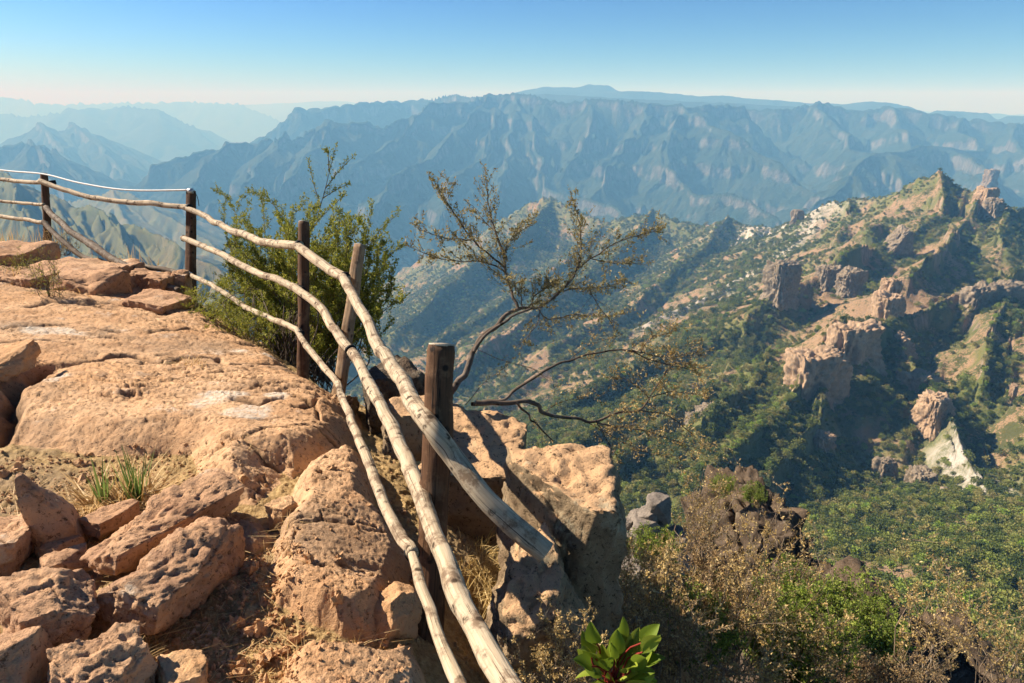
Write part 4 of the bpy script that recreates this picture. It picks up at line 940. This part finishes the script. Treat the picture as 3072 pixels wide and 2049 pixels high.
def dry_shrubs():
    gold=make_shrub(31,.75,.9,38,M_GOLD,M_TWIG,11,.017); brown=make_shrub(32,.62,.8,36,M_BROWNL,M_TWIG,11,.017)
    spr=make_shrub(33,.95,.75,20,M_GOLD,M_TWIG,9,.018,tw=.6,ntw=8,tl=.2,name='dry_shrub'); grn=make_shrub(34,.42,.75,46,M_MOSS,M_BARK,14,.020,name='green_shrub')
    used=set()
    def put(o,px,py,d,sc,rz,label,cat='shrub',group=None):
        loc=P(px,py,d)
        if o.name in used: return copy_thing(o,loc,rz,sc,label,cat,group)
        used.add(o.name); o.location=loc; o.rotation_euler=(0,0,rz); o.scale=(sc,)*3; return tag(o,label,cat,group)
    S=[(gold,648,655,4.0,1.0,.2,'golden dry shrub directly below the shaded side of the huge boulder'),
     (brown,600,665,3.3,.8,1.2,'brown shrub behind the glossy broad-leaved plant'),
     (brown,700,625,4.8,1.15,2.1,'dense brown shrub under the dark crag'),
     (gold,735,668,4.4,1.05,3.0,'golden dry shrub at the bottom edge right of the broad-leaved plant'),
     (brown,672,700,3.4,1.0,4.0,'brown twiggy shrub cut by the bottom edge near the centre right'),
     (spr,700,560,6.6,1.1,.4,'tall sparse shrub standing in front of the crag top'),
     (spr,772,615,5.6,1.15,1.7,'sparse shrub whose long twig sticks up right of the dark crag'),
     (gold,800,700,4.8,1.05,5.1,'golden shrub at the bottom edge below the green crag bushes'),
     (spr,925,668,5.8,1.25,2.6,'sparse straw-coloured shrub against the sunny slope in the lower right'),
     (spr,985,690,5.2,1.0,4.6,'sparse twiggy shrub nearest the bottom right corner'),
     (brown,860,705,5.2,.9,5.5,'low brown shrub between the crag and the right hand sparse shrubs'),
     (gold,655,600,5.6,.75,.9,'golden shrub beside the round grey rocks'),
     (spr,620,610,4.2,.7,3.3,'short twiggy shrub against the shaded side of the huge boulder'),
     (brown,730,610,6.0,.75,4.3,'brown shrub hiding the foot of the dark crag'),
     (gold,560,705,2.6,.55,2.2,'small golden scrub just right of the lower rails'),
     (brown,900,720,4.9,.9,1.2,'brown shrub mostly below the frame, left of the corner shrub')]
    for o,x,y,d,sc,rz,lb in S: put(o,x,y,d,sc,rz,lb)
    G=[(790,668,4.9,1.2,'green shrub poking out of the golden brush at the bottom'),(690,650,4.2,.9,'yellow-green shrub inside the golden brush under the crag'),(655,560,9.0,1.1,'green shrub in front of the round grey rocks'),(705,608,6.5,.9,'bright green shrub half hidden among brown twigs'),
     (845,628,26,4.6,'green bush on the lower crag, left of its peak'),(790,612,27,4.6,'leftmost bright green bush on the lower crag'),(815,640,25,4.8,'largest bright green bush on the lower crag'),
     (868,645,25,4.0,'green bush hanging on the shaded slope of the lower crag'),(722,492,39,2.4,'green scrub on the left shoulder of the upper crag'),(752,500,38,2.2,'green tuft on top of the upper crag'),(765,655,24,3.6,'green bush low on the lower crag above the golden shrubs')]
    for i,(x,y,d,sc,lb) in enumerate(G): put(grn,x,y,d,sc,i*1.3,lb)
def crags():
    def crag(label,px,py,d,wpx,hm,dp,seed,mat=M_DARK,rot=(0,0,0),**k):
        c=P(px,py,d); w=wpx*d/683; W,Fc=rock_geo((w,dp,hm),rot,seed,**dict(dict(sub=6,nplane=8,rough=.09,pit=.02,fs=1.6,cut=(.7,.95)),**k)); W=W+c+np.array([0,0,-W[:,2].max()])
        o=meshobj('crag',W,Fc,mat); tag(o,label,'crag')
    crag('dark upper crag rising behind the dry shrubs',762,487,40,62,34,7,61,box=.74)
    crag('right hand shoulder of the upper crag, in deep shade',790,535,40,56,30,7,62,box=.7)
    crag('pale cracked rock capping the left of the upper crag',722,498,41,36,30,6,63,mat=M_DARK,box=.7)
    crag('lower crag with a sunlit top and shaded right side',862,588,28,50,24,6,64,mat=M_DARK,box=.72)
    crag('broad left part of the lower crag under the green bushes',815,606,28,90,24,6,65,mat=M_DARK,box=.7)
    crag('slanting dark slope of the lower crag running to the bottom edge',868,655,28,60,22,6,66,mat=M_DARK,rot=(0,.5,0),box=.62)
    for i,(x,y,s,lb) in enumerate([(659,509,22,'round dark boulder on top of the grey rock pile'),(648,516,20,'flattened round boulder second from the top of the grey pile'),(641,527,30,'wide rounded grey boulder in the middle of the pile'),(655,535,26,'grey boulder on the right flank of the pile'),(640,548,42,'cracked tan boulder at the base of the pile'),(628,524,14,'small round stone left of the grey pile'),(668,545,34,'dark block right of the base of the pile')]):
        d=16; w=s*d/683; rock('boulder',lb,P(x,y,d),(w,w,w*.85 if i else w*1.1),(0,0,i),70+i,mat=M_GREYN,ground_=False,rough=.05,box=.85,nplane=4,sub=5)
    rock('crag','rough lower rock under the pile of round grey boulders',P(648,600,16),(1.7,1.6,2.6),(0,0,0),69,mat=M_GREYN,ground_=False,rough=.1,sub=5)
def blades(root,name,mat,c,n,h,spread,lean,wd,seed,curl=.4,colr=None,wcol=None):
    rr=np.random.RandomState(seed); K=6; V=[];F_=[];R_=[]; m=0
    off=np.array(root.location) if root is not None else 0
    for i in range(n):
        cc=c[rr.randint(len(c))] if isinstance(c,list) else c
        a=rr.uniform(0,6.283); q=rr.rand()**.6; b=cc+np.array([math.cos(a),math.sin(a),0])*spread*q
        a2=a+rr.normal()*.7; ln=lean*rr.uniform(.1,1.2); H=h*rr.uniform(.55,1.1); dx=np.array([math.cos(a2),math.sin(a2),0]); side=np.cross(dx,[0,0,1])+rr.normal(size=3)*.3
        ct=rr.uniform(.3,1.3)*curl
        for k in range(K+1):
            t=k/K; p=b+dx*H*ln*(t+ct*t*t)+np.array([0,0,1])*H*(t-ct*ln*.6*t*t-0.0)*max(.15,1-.5*ln); w_=wd*(1-t**1.5)*.5+wd*.04
            V+= [p+side*w_,p-side*w_]
        for k in range(K): j=m+2*k; F_.append((j,j+1,j+3,j+2))
        R_+= [rr.rand()]*(2*(K+1)); m+=2*(K+1)
    return meshobj(name,np.array(V)-off,np.array(F_),mat,parent=root,smooth=True,attrs=dict(rnd=np.array(R_)))
def tufts():
    c=gp(118,487); c[2]=gz(c[0],c[1]); root=empty('grass_tuft',c); tag(root,'spiky green grass tuft with golden dead blades in front of the slab','grass tuft')
    c1=c+np.array([-.085,0,0]);c2=c+np.array([.055,.02,0])
    o=blades(root,'blade',M_BLADE,[c1],24,.29,.022,.34,.009,1,.12); o['label']='left clump of fresh green blades'
    o=blades(root,'blade',M_BLADE,[c2,c2+np.array([.02,0,0])],36,.29,.03,.42,.009,2,.12); o['label']='right clump of fresh green blades'
    blades(root,'dead_blade',M_STRAW,[c1,c2,c,c+np.array([-.12,-.08,-.02]),c+np.array([.13,-.03,0])],300,.19,.10,1.3,.008,3,.8)
    T=[('dry curly straw below the second diagonal stone',[(118,628),(135,632),(100,622)],150,.12,.07,1.6,.0035),
     ('long dry straw in the bottom left corner',[(40,668),(62,662),(78,676),(25,684)],170,.17,.07,1.5,.0035),
     ('pale straw spilling down between the upright stone and the small flat-topped stone',[(82,505),(76,520),(88,492)],120,.11,.05,1.4,.004),
     ('short straw tuft on the cracked stone at the left edge',[(20,508)],60,.07,.03,1.5,.003),
     ('orange grass in the long crack of the slab',[(182,369),(193,370)],90,.07,.10,1.2,.006),
     ('orange dry grass at the left edge under the outcrop',[(4,284),(18,286),(30,288)],160,.16,.14,1.0,.010),
     ('orange grass beside the wedge-shaped boulder',[(74,292),(92,298)],120,.15,.12,1.2,.009),
     ('dry straw under the small block at the slab end',[(345,620),(362,625)],90,.08,.08,1.6,.003),
     ('scattered straw on the dirt left of the bottom slab',[(200,600),(215,622)],50,.06,.08,1.8,.003),
     ('dry straw beside the upright shark-fin stone',[(12,480),(22,500),(30,490)],90,.09,.08,1.6,.003)]
    for i,(lb,ps,n,h,sp,le,wd) in enumerate(T):
        cs=[]
        for p in ps:
            q=gp(*p); q[2]=gz(q[0],q[1])-.005; cs.append(q)
        root=empty('dry_grass_tuft',cs[0]); tag(root,lb,'grass tuft'); blades(root,'blade',M_STRAW,cs,n,h,sp,le,wd,20+i,.9)
    # tall wispy stalks beyond the bank
    for i,(lb,cs,n,h) in enumerate([('tall wispy pale grass behind the end post at the left edge',[P(x,250,9.4) for x in (5,18,30,42,58)],150,.38),('few thin pale stalks behind the crossing rails',[P(x,268,8.6) for x in (92,128,132,136)],24,.42),('thin stalks left of the tall fence post',[P(x,272,8.4) for x in (150,156)],12,.3)]):
        root=empty('dry_grass_tuft',cs[0]); tag(root,lb,'grass tuft'); blades(root,'blade',M_STRAW,cs,n,h,.12,.35,.006,50+i,.3)
    # scrub between the nearest post and the boulder
    cs=[P(*q) for q in [(470,560,3.0),(490,590,2.9),(505,560,3.1),(520,600,2.8),(535,630,2.7),(550,660,2.6),(500,630,2.7),(515,660,2.6),(480,520,3.3),(570,640,2.8),(540,585,3.0),(560,610,2.95),(470,490,3.5)]]
    cs2=[]
    for c in cs: 
        c=c.copy(); c[2]=gz(c[0],c[1]); cs2.append(c)
    o=blades(None,'scrub_grass',M_GOLD,cs2,6500,.15,.25,1.4,.0035,77,.8); tag(o,'matted golden dry grass and stems in the gully between the fence and the huge boulder',kind='stuff')
    rr=np.random.RandomState(8); cs3=[]
    for _ in range(420):
        q=gp(rr.uniform(0,300),rr.uniform(440,690)); q[2]=gz(q[0],q[1])+.004; cs3.append(q)
    o=blades(None,'straw_litter',M_STRAW,cs3,1500,.035,.05,3.2,.0022,78,.3); tag(o,'bits of dead straw littered over the dirt between the stones',kind='stuff')
    # little bushes on the bank
    for i,(lb,px,py,d,h,w,n,lm) in enumerate([('small bright green bush on the bank at the left edge',22,278,7.6,.34,.34,22,M_GREEN),('small green and orange bush at the end of the long crack',52,302,6.9,.50,.32,20,M_GREEN),('tiny sparse green sprig on the slab near the left edge',29,364,4.9,.16,.12,8,M_GREEN),('leafless twiggy grey bush beside the end post',62,250,9.3,.30,.5,18,M_GOLD)]):
        o=make_shrub(80+i,h,w,n,lm,M_BARK,6,.012 if i!=2 else .009,ntw=7,tl=h*.28,sub=1,r0=.003,name='small_bush'); 
        c=P(px,py,d)
        if i in(1,2): c=gp(px,py); c[2]=gz(c[0],c[1])
        o.location=c; tag(o,lb,'bush')
def broadleaf():
    c=P(612,668,2.12); root=empty('broad_leaved_plant',c); tag(root,'glossy bright green broad-leaved plant at the bottom edge right of the fence','plant')
    rr=np.random.RandomState(9); V=[];F_=[];R_=[];m=0; st=Plant(9)
    NU,NV=9,4
    tips=[(583,632),(590,624),(602,646),(598,660),(625,618),(640,628),(632,640),(655,652),(645,660),(612,640),(578,650),(585,668),(622,655),(636,672),(606,676),(594,686),(650,684),(628,690),(575,676),(664,656),(618,628),(610,700)]+[(float(rr.uniform(575,662)),float(rr.uniform(622,695))) for _ in range(20)]
    for i,(x,y) in enumerate(tips):
        tip=P(x,y,2.1+rr.uniform(-.09,.07)); b=c+rr.normal(size=3)*np.array([.012,.012,.012])+np.array([0,0,-.05]); ax=tip-b; L_=np.linalg.norm(ax); 
        ll=min(L_*.72,.088); t=ax/L_; st.stem(arc(b,tip-t*ll,5,.05,.04,rr),.0035,.0028)
        up=np.array([0,-.35,1.0])+rr.normal(size=3)*.45; s=np.cross(t,up); s/=np.linalg.norm(s); nn=np.cross(s,t); wd=ll*.27
        for u in range(NU):
            uu=u/(NU-1); w_=wd*(math.sin(math.pi*(uu**.8))**.75)+.001
            for v in range(NV+1):
                vv=v/NV*2-1; p=tip-t*ll*(1-uu)+s*w_*vv+nn*(abs(vv)*w_*.38-ll*.12*uu*uu+.05*ll*math.sin(uu*3)); V.append(p); R_.append(.2+.6*((i*.37)%1)+.15*abs(vv))
        for u in range(NU-1):
            for v in range(NV): a=m+u*(NV+1)+v; F_.append((a,a+1,a+NV+2,a+NV+1))
        m+=NU*(NV+1)
    off=np.array(root.location)
    meshobj('leaves',np.array(V)-off,np.array(F_),M_BROAD,parent=root,attrs=dict(rnd=np.clip(R_,0,1)))
    Vs=[];Fs=[];n=0
    for pts,r0,r1 in st.tw:
        W,Fq,Ft,uv=tube(pts,np.linspace(r0,r1,len(pts)),6,caps=False); Vs.append(W);Fs.append(Fq+n);n+=len(W)
    meshobj('stems',np.concatenate(Vs)-off,np.concatenate(Fs),simple('red_plant_stem',(.22,.03,.02),.5),parent=root)
green_bush(); brown_trees(); dry_shrubs(); crags(); tufts(); broadleaf()
# ================================================================ FOREST ON THE HILLSIDE
def tree_tmpl(seed,h,w,n,big):
    rr=np.random.RandomState(seed); pos=[];dr=[];nb=9
    cen=[(rr.normal()*w*.20,rr.normal()*w*.20,h*rr.uniform(.38,.85),w*rr.uniform(.22,.36)) for _ in range(nb)]+[(0,0,h*.6,w*.36)]
    for i in range(n):
        c=cen[rr.randint(len(cen))]; d=rr.normal(size=3); d/=np.linalg.norm(d); d[2]=abs(d[2])*1.0 if rr.rand()<.6 else d[2]
        q=rr.uniform(.75,1.05); pos.append((c[0]+d[0]*c[3]*q,c[1]+d[1]*c[3]*q,max(.3,c[2]+d[2]*c[3]*.8*q))); dr.append(d+rr.normal(size=3)*.6)
    V,F_,rn=leafgeo(np.array(pos),np.array(dr),np.full(n,big)*rr.uniform(.6,1.3,n),.85,seed,.15)
    T,Fq,Ft,uv=tube(np.array([(0,0,-1.),(0.05,0,h*.3),(0,.1,h*.62)]),np.array([.22,.17,.06]),6,caps=False)
    nv=len(V); me=bpy.data.meshes.new('tree'); 
    mc=bpy.data.meshes.new('crown'); mc.from_pydata(V.tolist(),[],[tuple(map(int,f)) for f in F_]); mc.materials.append(M_TREE); at=mc.attributes.new('rnd','FLOAT','POINT'); at.data.foreach_set('value',rn.astype(F32)); mc.update()
    mt=bpy.data.meshes.new('trunk'); mt.from_pydata(T.tolist(),[],[tuple(map(int,f)) for f in Fq]); mt.materials.append(M_BARK); mt.update()
    Vall=np.r_[V,T]; F_all=[tuple(map(int,f)) for f in F_]+[tuple(int(a)+nv for a in f) for f in Fq]
    me.from_pydata(Vall.tolist(),[],F_all); me.materials.append(M_TREE); me.materials.append(M_BARK)
    mi=np.zeros(len(F_all),dtype=np.int32); mi[len(F_):]=1; me.polygons.foreach_set('material_index',mi)
    at=me.attributes.new('rnd','FLOAT','POINT'); at.data.foreach_set('value',np.r_[rn,np.zeros(len(T))].astype(F32)); me.update(); return me,mc,mt
def forest_mat():
    m=bpy.data.materials.new('tree_foliage'); m.use_nodes=True; nt=m.node_tree; nt.nodes.clear(); N=NB(nt)
    out=N.n('ShaderNodeOutputMaterial'); b=N.n('ShaderNodeBsdfPrincipled'); t=N.n('ShaderNodeBsdfTranslucent'); mx=N.n('ShaderNodeMixShader')
    oi=N.n('ShaderNodeObjectInfo'); tone=N.attr('rnd')
    c=N.ramp(oi.outputs['Random'],[(0,(.040,.070,.014)),(.28,(.095,.135,.025)),(.58,(.20,.22,.045)),(.80,(.34,.28,.10)),(1,(.26,.38,.045))])
    c=N.mix(tone,c,N.mix(.5,c,(.16,.17,.05)))
    N.L(c,b.inputs['Base Color']); N.L(c,t.inputs[0]); b.inputs['Roughness'].default_value=.8; b.inputs['Specular IOR Level'].default_value=.1; mx.inputs[0].default_value=.25
    N.L(b.outputs[0],mx.inputs[1]); N.L(t.outputs[0],mx.inputs[2]); N.L(mx.outputs[0],out.inputs[0]); return m
M_TREE=forest_mat()
def forest():
    H,X,Y,R=HILL['H'],HILL['X'],HILL['Y'],HILL['R']; nr,nc=H.shape; rr=np.random.RandomState(3)
    TH=np.arctan2(X,Y); gx,gy=polgrad(H,TH,R); slope=np.hypot(gx,gy)
    ratio=(H+4)/R; run=np.maximum.accumulate(ratio,axis=0); vis=(ratio>=run-.012)
    Yc=Y*CP-H*SP; pxx=512+FPX*X/Yc; pyy=341.5-FPX*(H*CP+Y*SP)/Yc
    ins=(pxx>-60)&(pxx<1090)&(pyy<760)&(R>70)
    pr=(.04+.96*HILL['veg']**1.5)*sstep(1.35,.8,slope)*vis*ins*sstep(5200,3300,R)
    area=R*R; wgt=(pr*area/np.maximum(R,420)**.9).ravel(); wgt/=wgt.sum()
    n=NTREE; idx=rr.choice(nr*nc,size=n,p=wgt); i,j=np.divmod(idx,nc)
    i=np.minimum(i,nr-2);j=np.minimum(j,nc-2); fi=rr.rand(n);fj=rr.rand(n)
    def bil(A): return (A[i,j]*(1-fi)+A[i+1,j]*fi)*(1-fj)+(A[i,j+1]*(1-fi)+A[i+1,j+1]*fi)*fj
    x,y,z=bil(X),bil(Y),bil(H); d=y*CP-z*SP; sc=rr.uniform(.55,1.25,n)*np.where(rr.rand(n)<.35,.55,1.0)
    lowm=sstep(-330,-385,z); sc*=1+.55*lowm
    tm=[tree_tmpl(1,6.2,6.6,300,.95),tree_tmpl(2,7.5,5.6,300,.95),tree_tmpl(3,4.2,6.8,280,.9)]
    px=512+FPX*x/d; py=341.5-FPX*(z*CP+y*SP)/d; size=sc*6.5*683/d
    cand=(px>560)&(px<1020)&(py>300)&(py<680)&(d>140)&(size>4); ci=np.where(cand)[0]
    ci=ci[np.argsort(-size[ci])][:290]
    kk=rr.randint(0,3,n)
    for q,c in enumerate(ci):
        o=empty('tree',(0,0,0)); o.location=(x[c],y[c],z[c]-.2); o.rotation_euler=(0,0,rr.uniform(0,6.28)); o.scale=(sc[c],)*3
        for nm,md_ in (('crown',tm[kk[c]][1]),('trunk',tm[kk[c]][2])): ch=bpy.data.objects.new(nm,md_); COL.objects.link(ch); ch.parent=o
        tag(o,'round green tree standing among others on the canyon floor and lower slopes','tree','trees on the canyon floor and lower slopes')
    rest=np.setdiff1d(np.arange(n),ci)
    me=bpy.data.meshes.new('forest'); me.vertices.add(len(rest)); me.vertices.foreach_set('co',np.stack([x[rest],y[rest],z[rest]-.3],-1).astype(F32).ravel())
    for nm,a in (('tsc',sc[rest]),('trz',rr.uniform(0,6.28,len(rest)))):
        at=me.attributes.new(nm,'FLOAT','POINT'); at.data.foreach_set('value',a.astype(F32))
    at=me.attributes.new('tk','INT','POINT'); at.data.foreach_set('value',kk[rest].astype(np.int32)); me.update()
    o=bpy.data.objects.new('forest',me); COL.objects.link(o); tag(o,'scattered dry forest of small trees covering the canyon slopes',kind='stuff')
    ng=bpy.data.node_groups.new('forest_scatter','GeometryNodeTree')
    ng.interface.new_socket('Geometry',in_out='INPUT',socket_type='NodeSocketGeometry'); ng.interface.new_socket('Geometry',in_out='OUTPUT',socket_type='NodeSocketGeometry')
    gi=ng.nodes.new('NodeGroupInput'); go=ng.nodes.new('NodeGroupOutput'); jn=ng.nodes.new('GeometryNodeJoinGeometry')
    def na(name,tp):
        a=ng.nodes.new('GeometryNodeInputNamedAttribute'); a.data_type=tp; a.inputs['Name'].default_value=name; return [s for s in a.outputs if s.enabled and s.name=='Attribute'][0]
    s_=na('tsc','FLOAT'); r_=na('trz','FLOAT'); k_=na('tk','INT'); cx=ng.nodes.new('ShaderNodeCombineXYZ'); ng.links.new(r_,cx.inputs[2])
    cs=ng.nodes.new('ShaderNodeCombineXYZ'); [ng.links.new(s_,cs.inputs[q]) for q in range(3)]
    for q in range(3):
        po=bpy.data.objects.new('tree_form',tm[q][0]); oi=ng.nodes.new('GeometryNodeObjectInfo'); oi.inputs['Object'].default_value=po; oi.inputs['As Instance'].default_value=True
        cp=ng.nodes.new('FunctionNodeCompare'); cp.data_type='INT'; cp.operation='EQUAL'
        ia=[s for s in cp.inputs if s.enabled and s.name=='A'][0]; ib=[s for s in cp.inputs if s.enabled and s.name=='B'][0]; ng.links.new(k_,ia); ib.default_value=q
        ip=ng.nodes.new('GeometryNodeInstanceOnPoints'); ng.links.new(gi.outputs[0],ip.inputs['Points']); ng.links.new(oi.outputs['Geometry'],ip.inputs['Instance'])
        ng.links.new(cp.outputs[0],ip.inputs['Selection']); ng.links.new(cx.outputs[0],ip.inputs['Rotation']); ng.links.new(cs.outputs[0],ip.inputs['Scale']); ng.links.new(ip.outputs[0],jn.inputs[0])
    ng.links.new(jn.outputs[0],go.inputs[0]); md=o.modifiers.new('scatter','NODES'); md.node_group=ng
forest()
def pinnacles():
    """rock towers and cliff blocks that stand out of the hillside"""
    def pin(label,x0,x1,ytop,ybot,d,seed,mat=M_CLIFF,dp=None,lean=0,name='rock_pinnacle',yaw=.3,**k):
        d*=.975; w=(x1-x0)*d/683/.95*.95; ytop-=1; a=P((x0+x1)/2,ytop,d); b=P((x0+x1)/2,ybot,d); h=(a[2]-b[2])*1.35
        W,Fc=rock_geo((w*1.12,dp or w,h),(0,lean,yaw),seed,**dict(dict(sub=6,nplane=10,rough=.15,pit=.02,fs=2.0,cut=(.66,.95),box=.70,zs=.35),**k))
        W[:,:2]*=(1+.35*sstep(-.1,-1,(W[:,2]/(h/2))))[:,None]; W=W+np.array([a[0],a[1],a[2]-W[:,2].max()]); o=meshobj(name,W,Fc,mat); tag(o,label,'rock')
    pin('pale grey leaning fin of rock alone on the upper slope',894,910,226,246,1350,91,M_GREY,lean=.25,planes=[((-.8,0,.6),.42)])
    pin('jagged pale pinnacle just right of the highest hilltop',981,995,187,203,1600,92,M_CLIFF)
    pin('small dark pinnacle at the right foot of the jagged pale one',990,1004,198,212,1560,93,M_GREY)
    pin('tiny tower on the saddle by the white ridge',795,803,210,222,2250,94,M_GREY)
    pin('square dark tower on the far right skyline behind the pinnacles',989,997,169,180,4000,95,M_GREY)
    pin('large blocky cliff with a flat top over the shaded ravine',838,879,322,362,760,96,M_CLIFF,dp=26,box=.62,name='cliff')
    pin('sunlit cliff face on the lower left of the large blocky cliff',799,838,350,397,725,97,M_CLIFF,dp=30,box=.62,name='cliff')
    pin('dark crooked rock stack on the middle slope',776,795,260,292,1120,98,M_GREY,name='cliff')
    pin('twin rounded outcrop on the middle slope',822,838,266,284,1180,99,M_GREY,name='cliff')
    pin('square shaded outcrop right of the twin rounded one',843,862,268,286,1150,100,M_GREY,name='cliff')
    pin('slender tan rock tower below the small knob',880,900,292,326,900,101,M_CLIFF)
    pin('small knob of tan rock above the slender tower',886,900,278,294,930,102,M_CLIFF)
    pin('long dark cliff at the right edge under the tan crest',966,1026,281,300,985,103,M_GREY,dp=30,name='cliff')
    pin('upper part of the long sunlit cliff facing left',894,912,334,372,850,104,M_CLIFF,dp=25,name='cliff')
    pin('middle part of the long sunlit cliff facing left',908,934,372,402,760,105,M_CLIFF,dp=25,name='cliff')
    pin('lowest and brightest part of the long sunlit cliff',928,950,392,420,690,106,M_CLIFF,dp=22,name='cliff')
    pin('grey ribbed cliff under the bare triangular peak, left part',915,935,470,500,610,107,M_GREY,name='cliff')
    pin('grey ribbed cliff under the bare triangular peak, right part',940,968,490,530,575,108,M_GREY,name='cliff')
    pin('rounded ribbed outcrop left of the bare triangular peak',880,893,458,480,640,109,M_GREY,name='cliff')
    pin('pair of ribbed columns in the dark ravine',812,832,432,466,650,110,M_CLIFF,name='cliff')
    pin('single ribbed column left of the pair in the ravine',798,810,436,458,670,111,M_GREY,name='cliff')
    pin('ribbed cliff on the slope left of the ravine',706,738,405,432,690,112,M_GREY,name='cliff')
    pin('narrow cliff at the left end of the ribbed one',690,706,412,434,670,113,M_GREY,name='cliff')
    pin('thin standing stone on the sunny slope at lower right',935,940,562,582,360,114,M_CLIFF)
    pin('thin tower of rock at the right edge of the ravine',1012,1018,385,402,720,115,M_CLIFF)
pinnacles()
# ================================================================ HAZE
def haze():
    x0,x1,y0,y1,z0,z1=-60000,60000,-8000,60000,-2600,900
    V=[(x,y,z) for z in (z0,z1) for y in (y0,y1) for x in (x0,x1)]
    Fq=np.array([(0,2,3,1),(4,5,7,6),(0,1,5,4),(2,6,7,3),(0,4,6,2),(1,3,7,5)])
    m=bpy.data.materials.new('haze_air'); m.use_nodes=True; nt=m.node_tree; nt.nodes.clear()
    out=nt.nodes.new('ShaderNodeOutputMaterial'); pv=nt.nodes.new('ShaderNodeVolumePrincipled')
    pv.inputs['Color'].default_value=(*HAZECOL,1); pv.inputs['Absorption Color'].default_value=(1,1,1,1); pv.inputs['Density'].default_value=HAZE; pv.inputs['Anisotropy'].default_value=HAZEG
    nt.links.new(pv.outputs[0],out.inputs['Volume'])
    o=meshobj('haze',np.array(V,float),Fq,m,smooth=False,origin=np.zeros(3)); tag(o,'blue air haze filling the canyon',kind='stuff')
haze()
